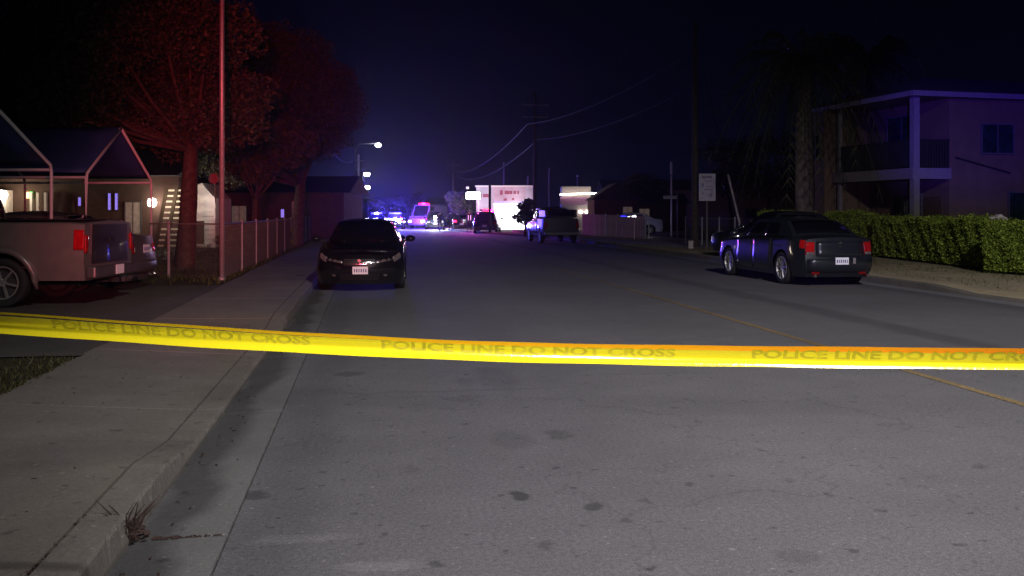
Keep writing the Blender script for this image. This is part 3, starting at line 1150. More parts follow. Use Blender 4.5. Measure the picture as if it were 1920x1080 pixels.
# --- far pickup parked at the right kerb
yq = R(90)
pq = at(1055, 50.2, 0)
Bq = Body(5.7, 1.98, 1.72, -1.72, 0.39, TP, z0=0.42, taper=0.05, bulge_r=.02, arch=.08, tailp=[(.4, -.02), (.6, 0), (1.3, 0)], round_=.05)
CABQ = (1.25, .62, -.66, -.78, 1.19, 1.88, .90, .74, 1.24, 1.86, None, ((.05, .50, .3), (.55, .93, 0)))
fp = car('pickup_truck', (pq.x - .05, pq.y + 2.9, 0), yq, 'dark pickup truck parked far up the right kerb, seen from behind', Bq, CABQ, 'brown_paint', spokes=6)
for sg in (1, -1):
    thick(Bq.end_patch(False, sg * .82, sg * 1.0, .82, 1.15, .014).build('tail_lamp', 'tail_dim', fp, smooth=True), .03)
MB().box((-2.93, 0, .55), (.16, 1.80, .18)).build('rear_bumper', 'chrome', fp, bevel=.03)
thick(Bq.end_patch(False, -.78, .78, .70, 1.30, .010).build('tailgate', 'brown_paint', fp), .012)
# roof rack / camper box that makes it tall
MB().box((-1.8, 0, 1.58), (1.9, 1.7, .42)).build('bed_canopy', 'brown_paint', fp, bevel=.06)
MB().box((-2.76, 0, 1.60), (.02, 1.4, .26)).build('canopy_window', 'glass', fp, bevel=.01)


def beacon_bar(t_, x, z, mats, w_=1.2):
    n = len(mats)
    b_ = MB().box((x, 0, z + .02), (.26, w_, .04)).build('light_bar', 'trim', t_)
    for k, mm in enumerate(mats):
        MB().box((x, -w_ / 2 + w_ * (k + .5) / n, z + .10), (.24, w_ / n - .02, .11)).build('beacon', mm, b_, bevel=.02)


def patrol(name, px, d, heading, label, kindb, bars, paint='black_paint', lamps=None, cat='police car', z=0.0):
    if kindb == 'suv':
        B = Body(5.0, 1.98, 1.5, -1.5, .38, [(-2.5, 1.08), (-1.5, 1.12), (1.1, 1.08), (2.2, 1.0), (2.5, .9)], z0=.25, taper=.14)
        cab = (1.3, .62, -1.9, -2.4, 1.08, 1.72, .88, .70, 1.12, 1.70, None, ((.07, .36, .3), (.39, .64, 0), (.67, .92, 0)))
        zr = 1.78
    elif kindb == 'van':
        B = Body(5.9, 2.1, 1.9, -1.8, .38, [(-2.95, 1.3), (1.2, 1.25), (1.9, 1.15), (2.9, 1.0)], z0=.35, taper=.08)
        cab = (2.1, 1.4, -2.85, -2.9, 1.24, 2.45, 1.0, .90, 1.28, 2.45, None, ((.05, .25, .3),))
        zr = 2.52
    else:
        B = Body(4.95, 1.88, 1.45, -1.45, .34, T3, taper=.18)
        cab = (1.05, .35, -1.15, -1.8, 1.0, 1.46, .82, .62, 1.08, 1.43)
        zr = 1.52
    p = at(px, d, z)
    o = car(name, p, heading, label, B, cab, paint, cat=cat, spokes=6, doors=((.95, .0), (-.05, -.95)))
    for sg in (1, -1):
        thick(B.end_patch(True, sg * .6, sg * .97, .68, .82, .014).build('headlamp', lamps or 'clear', o), .02)
        thick(B.end_patch(False, sg * .8, sg * 1.0, .75, 1.0, .014).build('tail_lamp', 'tail_dim', o), .02)
    if bars:
        beacon_bar(o, (-.35 if kindb != 'van' else 1.0), zr, bars)
    mark_plate(o, B, False, .6)
    return o, B


su, Bu = patrol('police_suv', 914, 78, R(78), 'dark police SUV with red and magenta roof bar in front of the lit shop', 'suv', ['lamp_magenta', 'lamp_red', 'lamp_red', 'trim'], z=.0)
pc1, _ = patrol('police_car', 741, 98, R(-96), 'police car with blue roof lights and a glowing white headlamp strip, far up the street', 'sedan', ['lamp_blue', 'lamp_blue', 'lamp_blue'], lamps='lamp_white')
MB().box((2.42, 0, 1.02), (.05, 1.7, .07)).build('push_bar_light', 'lamp_white', pc1)
pc2, _ = patrol('police_car', 706, 104, R(-92), 'police car with blue beacons half hidden behind the black sedan roof', 'sedan', ['lamp_blue', 'lamp_white', 'lamp_blue'])
am, _ = patrol('ambulance', 803, 104, R(-120), 'pale ambulance with a pink lit roof and red beacons, far up the street', 'van', ['lamp_red', 'lamp_magenta', 'lamp_red'], paint='ambulance', cat='ambulance', lamps='lamp_warm')
pc3, B3p = patrol('police_suv', 816, 96, R(-94), 'police SUV facing us behind the brightest white spotlight in mid street', 'suv', None)
sl = MB().lathe([(.001, -.14), (.13, -.12), (.17, 0), (.13, .12), (.001, .14)], 'Y', 14).build('spotlight', 'lamp_white', pc3)
sl.location = (2.6, 0, 1.18)
# headlamps and beacons throw light
for nm, px, d, z, pw, col in (('spotlight_beam', 816, 92, 1.15, 2200, (.85, .88, 1)), ('patrol_white_light', 741, 94, 1.0, 250, (.8, .8, 1)),
                              ('patrol_blue_light', 741, 97, 1.9, 16000, (.06, .04, 1)), ('patrol_blue_light', 706, 102, 1.9, 7000, (.06, .04, 1)),
                              ('ambulance_red_light', 785, 100, 3.0, 500, (1, .05, .35)), ('suv_magenta_light', 884, 76.5, 2.3, 600, (1, .08, .85)),
                              ('suv_red_light', 870, 80, 2.2, 150, (1, .03, .1))):
    point(nm, at(px, d, z), pw, col, .15)

bg_car, _ = patrol('parked_car', 866, 92, R(84), 'dark parked car with one red tail light beside the standing officers', 'sedan', None, cat='car')
rt = MB().box((-2.50, .62, .86), (.04, .28, .16)).build('lit_tail_lamp', 'lamp_red', bg_car)
wc = at(1180, 66, .12)
wcar, _ = patrol('parked_car', 1176, 68, R(175), 'car behind the pale fence with a bright reflection on its roof', 'sedan', None, cat='car', paint='white_paint', z=.12)


# ------------------------------------------------------------------ buildings on the right
def wall_with(mbx, *a):
    pass


def house_box(name, loc, rz, w_, d_, h, label, roof_h=1.3, wall_m='stucco_dark', over=.35, ridge='x'):
    t_ = empty(name, loc, rz, label, 'house')
    MB().box((0, d_ / 2, h / 2), (w_, d_, h)).build('wall', wall_m, t_)
    mb_ = MB()
    if ridge == 'x':
        a, b = w_ / 2 + over, d_ + over
        vs = [(-a, -over, h), (a, -over, h), (a, b, h), (-a, b, h), (-a, d_ / 2, h + roof_h), (a, d_ / 2, h + roof_h)]
        fs = [(0, 1, 5, 4), (2, 3, 4, 5), (0, 4, 3), (1, 2, 5), (0, 3, 2, 1)]
    else:
        a, b = w_ / 2 + over, d_ + over
        vs = [(-a, -over, h), (a, -over, h), (a, b, h), (-a, b, h), (0, -over, h + roof_h), (0, b, h + roof_h)]
        fs = [(0, 4, 5, 3), (1, 2, 5, 4), (0, 1, 4), (2, 3, 5), (0, 3, 2, 1)]
    vs = [(x, y, z + .002) for x, y, z in vs]
    mb_.add(vs, fs)
    mb_.build('roof', 'roof_shingle', t_)
    return t_


# apartment block
RA = -(TH + R(5.5)) + R(0)
apt_o = at(1715, 31.7, .12)
apt_rz = -TH + R(15)
apt = empty('apartment_building', apt_o, apt_rz, 'two storey brown apartment building with a corner balcony behind the hedge', 'building')
# local axes: x to the right along the front, y away from us
zt_, zd0, zd1 = 5.35, 2.62, 2.98      # eave, deck bottom, deck top
BW, BD = 1.35, 4.3                    # balcony notch width along x, depth along y
MB().box((BW + 6.0, 3.2, 2.66), (12, 6.4, 5.32)).build('wall', 'stucco_apt', apt)
MB().box((BW / 2 + .55, BD + 1.04, 2.66), (BW + .9, 2.07, 5.30)).build('wall', 'stucco_apt', apt)
MB().box((-.2, BD + .75, 2.66), (.5, 1.1, 5.32)).build('wall', 'stucco_apt', apt)
MB().box((.60, BD / 2, (zd0 + zd1) / 2), (1.5, BD + .2, zd1 - zd0)).build('balcony_deck', 'trim_apt', apt)
for (x, y) in ((0, 0), (0, BD - .1)):
    wd_ = .22 if y == 0 else .13
    MB().box((x, y, 1.31), (wd_, wd_, 2.62)).build('column', 'trim_apt', apt)
    MB().box((x, y, 4.15), (wd_, wd_, 2.34)).build('column', 'trim_apt', apt)
rl = empty('railing', (0, 0, 0))
rl.parent = apt
MB().beam((0, .12, 3.92), (0, BD - .2, 3.92), .05, .05).build('top_rail', 'rail_apt', rl)
MB().beam((.12, 0, 3.92), (BW, 0, 3.92), .05, .05).build('top_rail', 'rail_apt', rl)
mb = MB()
for k in range(40):
    mb.box((0, .16 + k * (BD - .36) / 39, 3.46), (.02, .065, .88))
for k in range(12):
    mb.box((.16 + k * (BW - .2) / 11, 0, 3.46), (.075, .02, .88))
tag(mb.build('balusters', 'rail_apt', rl), kind='stuff')
# roof: low hip with a pale fascia
ov = .35
mb = MB()
x0, x1, y0, y1 = -ov, 13.5, -ov, 6.7
mb.add([(x0, y0, zt_ + .14), (x1, y0, zt_ + .14), (x1, y1, zt_ + .14), (x0, y1, zt_ + .14), (x0 + 3.2, 3.2, zt_ + 1.15), (x1 - 3.2, 3.2, zt_ + 1.15)],
       [(0, 1, 5, 4), (1, 2, 5), (2, 3, 4, 5), (3, 0, 4)])
mb.build('roof', 'roof_shingle', apt)
for (c_, s_) in ((((x0 + x1) / 2, y0, zt_ + .06), (x1 - x0, .04, .17)), ((x0, (y0 + y1) / 2 + .02, zt_ + .06), (.04, y1 - y0 - .04, .17))):
    MB().box(c_, s_).build('fascia', 'trim_apt', apt)
MB().box(((x0 + x1) / 2, (y0 + y1) / 2, zt_ - .01), (x1 - x0 - .06, y1 - y0 - .06, .02)).build('soffit', 'stucco_apt', apt)


def window(parent, c, w_, h, axis='x', m='teal_glass', bars=1, name='window'):
    """window standing proud of a wall; axis is the wall's direction"""
    s_ = (w_, .05, h) if axis == 'x' else (.05, w_, h)
    f_ = MB()
    t_ = .05 if h > .75 else .03
    for (dx, dz, ww, hh) in ((0, h / 2, w_ + t_, t_), (0, -h / 2, w_ + t_, t_), (-w_ / 2, 0, t_, h - t_), (w_ / 2, 0, t_, h - t_)):
        if axis == 'x':
            f_.box((c[0] + dx, c[1], c[2] + dz), (ww, .07, hh))
        else:
            f_.box((c[0], c[1] + dx, c[2] + dz), (.07, ww, hh))
    for k in range(bars):
        q = -w_ / 2 + w_ * (k + 1) / (bars + 1)
        if axis == 'x':
            f_.box((c[0] + q, c[1], c[2]), (.035, .05, h - t_))
        else:
            f_.box((c[0], c[1] + q, c[2]), (.05, .035, h - t_))
    fo = f_.build(name, 'window_frame', parent)
    pn = (w_ - t_, .015, h - t_) if axis == 'x' else (.015, w_ - t_, h - t_)
    MB().box(c, pn).build('pane', m, fo)
    return fo


window(apt, (BW + 3.1, -.03, 1.35), 1.5, 1.7)          # sliding door right of the column
window(apt, (BW + 1.9, -.03, 4.0), 1.3, 1.0)
window(apt, (BW + 6.3, -.03, 4.0), 1.3, 1.0)
window(apt, (BW - .03, 2.1, 1.2), 1.5, 1.9, 'y')
window(apt, (BW - .03, 2.4, 4.0), 1.6, 1.9, 'y')
MB().box((BW - .03, .75, 1.05), (.05, .85, 2.0)).build('door', 'door_brown', apt)
window(apt, (-.48, BD + .75, 4.0), .6, .9, 'y')
MB().beam((BW + .2, -.05, 3.35), (BW + 2.4, -.05, 2.85), .03, .05).build('wall_conduit', 'rail_apt', apt)


# hedges
def hedge(a, b, zt, wd_, n, label, zb=.14, bend=0.0):
    a, b = Vector(a), Vector(b)
    L = (b - a).length
    ang = math.atan2((b - a).y, (b - a).x)
    t_ = empty('hedge', a, ang, label, 'hedge')
    core = MB()
    rows_ = []
    nseg = max(4, int(L / .4))
    for i in range(nseg + 1):
        x = L * i / nseg
        z = zt + .05 * math.sin(x * 2.3) - .16
        r_ = []
        for (yy, zz) in ((-wd_ / 2 + .16, 0), (-wd_ / 2 + .10, z * .5), (-wd_ / 2 + .16, z - .08), (-wd_ / 2 + .3, z), (wd_ / 2 - .3, z), (wd_ / 2 - .16, z - .1), (wd_ / 2 - .12, 0)):
            r_.append((x, yy + .05 * math.sin(x * 3 + zz * 2), zz))
        rows_.append(r_)
    core.grid(rows_)
    k = len(rows_[0])
    core.f.append(tuple(range(k)))
    core.f.append(tuple(nseg * k + j for j in range(k))[::-1])
    core.build('branches', 'hedge_core', t_)
    x = rng.random(n) * (L + .1) - .05
    per = rng.random(n)
    face = rng.integers(0, 10, n)
    hh = zt + .05 * np.sin(x * 2.3) + .05 * np.sin(x * 7 + 1)
    y = np.where(face < 6, -wd_ / 2 + .14 * rng.random(n), np.where(face < 9, (per - .5) * wd_, wd_ / 2 - .1))
    z = np.where(face < 6, zb * .5 + per * (hh - .1), np.where(face < 9, hh - .14 * rng.random(n), per * hh))
    y = y + .02 * np.sin(x * 3.1 + z * 4) + .03 * np.sin(x * 9 + z * 7)
    # gaps and darker hollows low down
    keep = ~((z < .38) & (rng.random(n) < .55)) & ~((np.sin(x * 6.1) * np.sin(z * 8 + x) > .75) & (rng.random(n) < .6))
    st_ = rng.random(n) < .05
    y = np.where(st_, y - rng.random(n) * .10 * np.sign(rng.random(n) - .2), y)
    z = np.where(st_ & (face >= 6), z + rng.random(n) * .12, z)
    z = z + np.where(face >= 6, .04 * np.sin(x * 4.3) * np.cos(x * 1.9), 0)
    P = np.stack([x, y, z], 1)[keep]
    endp = rng.random((n // 20, 3)) * np.array([.12, wd_, zt]) + np.array([-.06, -wd_ / 2, 0])
    P = np.concatenate([P, endp, endp + np.array([L, 0, 0])])
    np_mesh('foliage', leaf_quads(P, .033), 4, 'leaf_hedge', t_)
    return t_


# near, middle and far stretches
h1a, h1b = at(1852, 24.9, .12), at(1640, 32.5, .12)
hedge(h1b + Vector((.45, 0, 0)), h1a + Vector((.45, 0, 0)), 1.30, .95, 60000, 'long clipped green hedge between the boxy sedan and the pale stone')
h2b = at(1432, 36.5, .12)
hedge(h2b, h1b + Vector((.6, 1.2, 0)), 1.5, .9, 30000, 'farther dim hedge seen above the roof of the boxy sedan')
h3a, h3b = at(1990, 22.0, .12), at(1846, 24.0, .12)
hedge(h3b + Vector((.35, 0, 0)), h3a + Vector((.35, 0, 0)), 1.20, .9, 30000, 'bushy green hedge cut by the right edge of the picture')
# pale stone / post between the hedges
ps = at(1869, 26.2, .12)
mb = MB()
prof = [(-.30, 0), (-.31, .75), (-.28, 1.38), (-.06, 1.40), (.06, 1.47), (.16, 1.40), (.32, 1.30), (.36, .8), (.33, 0)]
for yy in (-.14, .14):
    for (x, z) in prof:
        mb.v.append((x, yy + .03 * math.sin(x * 9 + z * 5), z))
k = len(prof)
mb.f += [tuple(range(k))[::-1], tuple(range(k, 2 * k))] + [(i, i + 1, i + 1 + k, i + k) for i in range(k - 1)]
tag(mb.build('standing_stone', 'rock', None, loc=ps, rz=-TH, bevel=.03), 'pale rough standing stone in the gap between two hedges', 'stone')


# ------------------------------------------------------------------ trees
def tree(name, loc, label, trunk_r, trunk_h, blobs, n, leaf, m='leaf_tree', cat='tree', group=None, shell=.35, bark='bark'):
    t_ = empty(name, loc, 0, label, cat, group)
    mb_ = MB()
    top = Vector((random.uniform(-.2, .2), random.uniform(-.2, .2), trunk_h))
    mid = Vector((random.uniform(-.12, .12), 0, trunk_h * .5))
    mb_.tube([(0, 0, -.1), (0, 0, .15), mid, top], [trunk_r * 1.5, trunk_r * 1.1, trunk_r * .9, trunk_r * .7], 10)
    for b in blobs:
        q = Vector(b[:3])
        m1 = top.lerp(q, .5) + Vector((0, 0, -.3))
        mb_.tube([top + Vector((0, 0, -.2)), m1, q], [trunk_r * .32, trunk_r * .2, trunk_r * .06], 6)
        for k in range(3):
            q2 = q + Vector((random.uniform(-1, 1) * b[3], random.uniform(-1, 1) * b[4], random.uniform(-.4, .8) * b[5])) * .8
            mb_.tube([m1.lerp(q, .5), m1.lerp(q2, .7), q2], [trunk_r * .16, trunk_r * .1, trunk_r * .03], 5)
    mb_.build('trunk', bark, t_, smooth=True)
    np_mesh('crown', leaves(blobs, n, leaf, shell), 4, m, t_)
    return t_


def clumps(n, cx, cy, cz, rx, ry, rz, r0, r1):
    out_ = []
    for i in range(n):
        while True:
            p = Vector((random.uniform(-1, 1), random.uniform(-1, 1), random.uniform(-1, 1)))
            if p.length < 1:
                break
        r_ = random.uniform(r0, r1)
        out_.append((cx + p.x * rx, cy + p.y * ry, cz + p.z * rz, r_, r_, r_ * .7))
    return out_


# two broad trees in the yards on the left
t1 = at(347, 26, .1)
tree('broad_tree', t1, 'broad dark tree whose thick trunk stands left of the tall metal pole', .26, 3.4,
     clumps(34, -1.5, .5, 5.9, 4.2, 3.0, 2.6, 1.0, 1.7), 110000, .06)
t2 = at(556, 42, .1)
tree('broad_tree', t2, 'wide tree glowing red behind the tall metal pole, forked trunk beyond the fence', .30, 2.9,
     clumps(34, -2.0, 0, 6.3, 3.6, 3.2, 3.4, 1.1, 1.8), 110000, .065)
t2b = at(480, 36, .1)
tree('yard_tree', t2b, 'smaller leaning tree inside the fenced yard with red lit branches', .12, 2.2,
     clumps(12, .3, 0, 4.4, 1.6, 1.6, 1.5, .6, 1.0), 18000, .08)
for (px, d, hh, rr2, lb) in ((60, 60, 9, 7, 'very dark tree mass above the left blue canopy'), (200, 66, 10.5, 6, 'very dark tall tree behind the lit houses'),
                             (330, 62, 8.5, 5.0, 'very dark tree behind the outside stairs')):
    tree('dark_tree', at(px, d, 0), lb, .4, hh * .4, clumps(22, 0, 0, hh * .85, rr2, 4, hh * .42, 1.6, 2.6), 32000, .18, 'leaf_dark')
# far trees
for (px, d, hh, rr2, lb, mm) in ((765, 150, 4.5, 3.2, 'dark tree far beyond the blue police lights', 'leaf_dark'),
                                 (868, 100, 3.6, 2.0, 'tree tinted red and purple beside the shop canopy', 'leaf_tree'),
                                 (986, 66, 2.35, .95, 'leafy dark tree in front of the lit shop right corner', 'leaf_tree'),
                                 (1205, 84, 4.6, 2.9, 'round dark tree right of the small gabled house', 'leaf_dark'),
                                 (1370, 62, 6.0, 3.2, 'black leafy tree behind the pale sign', 'leaf_dark'),
                                 (1440, 70, 7.0, 4.0, 'tall black tree left of the palm trunk', 'leaf_dark'),
                                 (703, 135, 3.4, 1.7, 'small tree lit grey below the far street lamps', 'leaf_tree'),
                                 (630, 62, 1.3, 1.3, 'low dark bush behind the black sedan', 'leaf_dark'),
                                 (598, 74, 3.0, 2.4, 'dark shrubby tree at the end of the wire fence', 'leaf_dark')):
    tree('far_tree', at(px, d, 0), lb, .16, hh * .45, clumps(20, 0, 0, hh * .72, rr2 * .8, rr2 * .8, hh * .35, rr2 * .25, rr2 * .42), int(900 + 1500 * rr2), .04 + d * .0008, mm)

# shrub line in the yard
sh = at(452, 33, .1)
for (px, d, r_, lb) in ((450, 33, .75, 'low green shrub just behind the fence posts'), (500, 40, .8, 'second low shrub farther along the wire fence')):
    tree('shrub', at(px, d, .1), lb, .05, .3, [(0, 0, .6, r_, r_, .6), (.5, .2, .5, r_ * .7, r_ * .7, .5)], 6000, .05, 'leaf_hedge', cat='shrub')


def palm(loc, h, label, n=46, fl=3.2):
    t_ = empty('palm_tree', loc, 0, label, 'palm')
    mb_ = MB()
    path = [(0.0, 0, -.1), (.03, 0, h * .3), (.0, .0, h * .7), (.05, 0, h)]
    mb_.tube(path, [.46, .36, .31, .30], 12)
    mb_.build('trunk', 'palm_bark', t_, smooth=True)
    V = []
    rib = MB()
    for k in range(n):
        a = 2 * math.pi * k / n * 3.2 + random.uniform(-.2, .2)
        el = random.uniform(-.9, 1.1)
        L = fl * random.uniform(.8, 1.1)
        pts = []
        for i in range(9):
            s_ = i / 8
            r_ = L * s_ * math.cos(el) * (1 - .25 * s_) + .2
            z = h + L * s_ * math.sin(el) - 1.5 * s_ * s_ * L * .45
            pts.append(Vector((math.cos(a) * r_, math.sin(a) * r_, z)))
        rib.tube(pts, [.03 - .003 * i for i in range(9)], 4)
        side = Vector((-math.sin(a), math.cos(a), 0))
        for i in range(1, 9):
            for q in (0, .5):
                p = pts[i - 1].lerp(pts[i], q)
                dr = (pts[i] - pts[i - 1]).normalized()
                for sg in (-1, 1):
                    ll = .62 * (1 - .5 * abs(i / 8 - .45))
                    tip = p + side * sg * ll * .65 + dr * ll * .5 + Vector((0, 0, -ll * .55))
                    w_ = dr * .035
                    V += [p - w_, p + w_, tip]
    rib.build('frond_ribs', 'leaf_dark', t_)
    np_mesh('fronds', np.array([tuple(v) for v in V]), 3, 'leaf_dark', t_)
    return t_


palm(at(1508, 36.0, .12), 7.2, 'thick palm trunk with dark drooping fronds left of the apartment building', 84, 4.2)
palm(at(1628, 43.5, .12), 8.6, 'taller thinner palm with a shaggy dark crown over the apartment roof', 64, 3.6)


# ------------------------------------------------------------------ poles, wires, lamps and signs
def utility_pole(loc, h, r_, label, arms=(1.0, 1.9), arm_len=2.0):
    t_ = empty('utility_pole', loc, 0, label, 'utility pole', 'wooden utility poles along the street')
    MB().tube([(0, 0, -.3), (0, 0, h * .5), (0, 0, h)], [r_, r_ * .88, r_ * .72], 12).build('pole', 'wood_pole', t_, smooth=True)
    for q in arms:
        a_ = MB().beam((-arm_len / 2, -.16, h - q), (arm_len / 2, -.16, h - q), .09, .11).build('cross_arm', 'wood_pole', t_)
        mb_ = MB()
        for x in (-.9, -.35, .35, .9):
            mb_.lathe([(.03, 0), (.045, .05), (.03, .09), (.04, .13), (.01, .16)], 'Z', 8, (x * arm_len / 2, -.16, h - q + .055))
        mb_.build('insulators', 'trim', a_)
    return t_


up2 = at(1303, 42.3, .11)
up1 = at(1003, 72, .13)
up0 = at(850, 140, .0)
upm = at(1600, 12, 0)
utility_pole(up2, 9.9, .165, 'tall brown wooden utility pole beside the pale sign', arms=())
utility_pole(up1, 10.6, .16, 'slender utility pole rising behind the far pickup truck')
utility_pole(up0, 9.6, .16, 'most distant utility pole left of the lit shop')
ul = at(672, 126, .0)
utility_pole(ul, 9.3, .2, 'red tinted utility pole on the left side, far up the street', arms=(.8,), arm_len=1.6)
mb = None


def wire(a, b, sag, r_, label, grp=None, n=14):
    pts = []
    a, b = Vector(a), Vector(b)
    for i in range(n + 1):
        s_ = i / n
        p = a.lerp(b, s_)
        p.z -= sag * 4 * s_ * (1 - s_)
        pts.append(p)
    o = MB().tube(pts, r_, 5).build('power_line', 'wire')
    return tag(o, label, 'power line', grp)


nxt = up2 + (up2 - up1) * 1.0
nxt.z = 0
for (z2, z1, z0, dx, lb) in ((8.3, 8.15, 7.9, -.6, 'upper'), (7.2, 7.0, 7.1, .2, 'lower')):
    wire(up2 + Vector((dx, -.16, z2)), up1 + Vector((dx, -.16, z1)), .55, .035, f'{lb} of the two thick lines from the brown pole to the far pole')
    wire(up1 + Vector((dx, -.16, z1)), up0 + Vector((dx, -.16, z0)), 1.5, .045, f'{lb} of the two thick lines beyond the far pole, sagging over the shop')
# guy wire of the brown pole with its pale guard
ga, gb = up2 + Vector((0, 0, 9.3)), at(1398, 41.0, .12)
gw = empty('guy_wire', gb, 0, 'leaning guy wire with a pale guard between brown pole and boxy sedan', 'guy wire')
MB().tube([(0, 0, 0), ga - gb], .012, 5).build('cable', 'wire', gw)
MB().tube([(ga - gb) * .04, (ga - gb) * .34], .045, 8).build('guard', 'rock', gw)
# wires at far left pole
wire(ul + Vector((-.8, 0, 8.4)), at(600, 70, 7.4), .9, .04, 'short sagging line left of the red tinted pole')


def street_lamp(px_post, px_head, d, zh, label, power):
    b0 = at(px_post, d, 0)
    h0 = at(px_head, d, 0)
    t_ = empty('street_lamp', b0, 0, label, 'street lamp', 'street lamps far up the left side')
    zh0 = zh
    v = h0 - b0
    MB().tube([(0, 0, 0), (0, 0, zh - .8), (v.x * .2, v.y * .2, zh), (v.x, v.y, zh + .1)], [.14, .1, .08, .05], 8).build('post', 'trim', t_, smooth=True)
    hd_ = MB().lathe([(.001, .1), (.16, .1), (.26, .02), (.24, -.02), (.001, -.02)], 'Z', 14, (v.x, v.y, zh + .04)).build('lamp_head', 'trim', t_)
    r_ = .30 * d / 100
    MB().lathe([(.001, r_ * .6), (r_ * .8, r_ * .4), (r_, 0), (r_ * .8, -r_ * .5), (.001, -r_ * .7)], 'Z', 14, (v.x, v.y, zh - r_ * .3)).build('lamp', 'lamp_street', t_)
    point('street_lamp_light', h0 + Vector((0, 0, zh - .6)), power, (.8, .85, 1.0), .2)
    return t_


street_lamp(664, 709, 122, hgt(270, 122), 'highest and nearest of the far street lamps, top left of the police lights', 500)
street_lamp(680, 688, 190, hgt(325, 190), 'middle of the three far street lamps', 400)
street_lamp(682, 688, 270, hgt(350, 270), 'lowest and farthest of the three street lamps', 300)
point('street_lamp_light', at(703, 133, 7.2), 500, (1, .95, .8), .2)

# tall thin metal pole on the left
pl = at(416, 21.6, .1)
t = empty('metal_pole', pl, 0, 'tall thin pale metal pole at the corner of the wire fence', 'pole')
MB().tube([(0, 0, -.1), (0, 0, 5), (0.02, 0, 11)], [.058, .055, .045], 12).build('shaft', 'galv', t, smooth=True)
MB().lathe([(.09, 0), (.09, .05), (.06, .07)], 'Z', 14).build('base_collar', 'galv', t)

# pale sign on its post
sg_ = at(1326, 41.6, .11)
t = empty('street_sign', sg_, -TH, 'pale purple rectangular notice sign on a post right of the brown pole', 'sign')
MB().tube([(0, .05, -.1), (0, .05, 3.2)], .045, 8).build('post', 'galv_dull', t)
bo_ = MB().box((0, 0, 2.62), (.72, .03, 1.18)).build('sign_panel', 'sign_border', t, bevel=.01)
MB().box((0, -.018, 2.62), (.62, .004, 1.08)).build('sign_face', 'sign_face', bo_)
mb = MB()
for (x, z, w_, h) in ((-.02, 3.06, .44, .09), (-.2, 2.72, .07, .2), (.05, 2.88, .3, .03), (.06, 2.66, .26, .03), (.03, 2.52, .3, .04), (-.2, 2.35, .06, .1), (.1, 2.3, .22, .03), (.14, 2.22, .16, .03)):
    mb.box((x, -.022, z), (w_, .003, h))
mb.build('faded_print', 'sign_ink', bo_)
# small street name plate far right
t = empty('street_name_sign', at(1270, 58, .12), -TH, 'small bluish street name plate on a thin post left of the brown pole', 'sign')
MB().tube([(0, 0, -.1), (0, 0, hgt(366, 58))], .035, 8).build('post', 'galv_dull', t)
MB().box((-.42, 0, hgt(370, 58) - .12), (.85, .02, .2)).build('name_plate', 'sign_border', t)
t = empty('lamp_post', at(1259, 62, .12), 0, 'thin pale mast catching light above the street name plate', 'post')
MB().tube([(0, 0, 0), (0, 0, hgt(306, 62))], .06, 8).build('mast', 'galv', t)
MB().tube([(0, 0, hgt(330, 62)), (0, 0, hgt(308, 62))], .085, 8).build('mast_top', 'white_paint', t)
t = empty('utility_box', at(1295, 40.5, .11), -TH, 'small pale marker box at the foot of the brown pole', 'marker')
MB().box((0, 0, .14), (.2, .16, .34)).build('box', 'rock', t, bevel=.02)
MB().box((0, 0, .32), (.22, .18, .03)).build('cap', 'rock', t, bevel=.01)
# thin far posts above the shop roofs
for k, (px, ytop, lb) in enumerate(((945, 305, 'thin dark mast behind the shop roof'), (990, 330, 'short dark mast left of the slender pole'), (1030, 315, 'thin dark mast right of the slender pole'))):
    d = 110
    t = empty('mast', at(px, d, 0), 0, lb, 'mast')
    MB().tube([(0, 0, 0), (0, 0, hgt(ytop, d))], .12, 6).build('pole', 'wood_pole', t)
t = empty('shop_sign_pole', at(918.5, 74, .1), 0, 'dark steel sign pole standing in front of the shop', 'pole')
MB().tube([(0, 0, 0), (0, 0, hgt(347, 74))], .10, 8).build('pole', 'trim', t)
MB().box((0, 0, .05), (.4, .4, .1)).build('base_plate', 'trim', t)


# ------------------------------------------------------------------ wire fence on the left
def chain_fence(a, b, h, label, posts, first=.0, dz=.1, light=True):
    a, b = Vector(a), Vector(b)
    L = (b - a).length
    ang = math.atan2((b - a).y, (b - a).x)
    t_ = empty('chain_link_fence', a, ang, label, 'fence')
    po = None
    for x in posts:
        p = MB().tube([(x, 0, -.1), (x, 0, h + .04)], .032, 8).build('fence_post', 'galv', t_)
        MB().lathe([(.036, 0), (.036, .02), (.001, .05)], 'Z', 8, (x, 0, h + .04)).build('post_cap', 'galv', p)
    MB().tube([(0, 0, h), (L, 0, h)], .021, 6).build('top_rail', 'galv_dull', t_)
    mb_ = MB()
    step = .085
    n = int(L / step) + int(h / step)
    r_ = .0028
    for k in range(n):
        for sg in (1, -1):
            x0_ = k * step - (h if sg > 0 else 0)
            xa, za, xb, zb_ = x0_, 0.03, x0_ + sg * h * 1.0, h - .01
            if sg > 0:
                xa, xb = x0_, x0_ + h
            else:
                xa, xb = x0_ + 0, x0_ - h
            # clip to the fence's length
            def clip(x1_, z1_, x2_, z2_):
                if x1_ > x2_:
                    x1_, z1_, x2_, z2_ = x2_, z2_, x1_, z1_
                if x2_ <= 0 or x1_ >= L:
                    return None
                f_ = lambda x: z1_ + (z2_ - z1_) * (x - x1_) / (x2_ - x1_)
                q1, q2 = max(0, x1_), min(L, x2_)
                return (q1, f_(q1), q2, f_(q2))
            c_ = clip(xa, za, xb, zb_)
            if c_ and c_[2] - c_[0] > .01:
                mb_.tube([(c_[0], sg * .003, c_[1]), (c_[2], sg * .003, c_[3])], r_, 3, cap=False)
    tag(mb_.build('wire_mesh', 'galv_dull', t_), kind='stuff')
    return t_


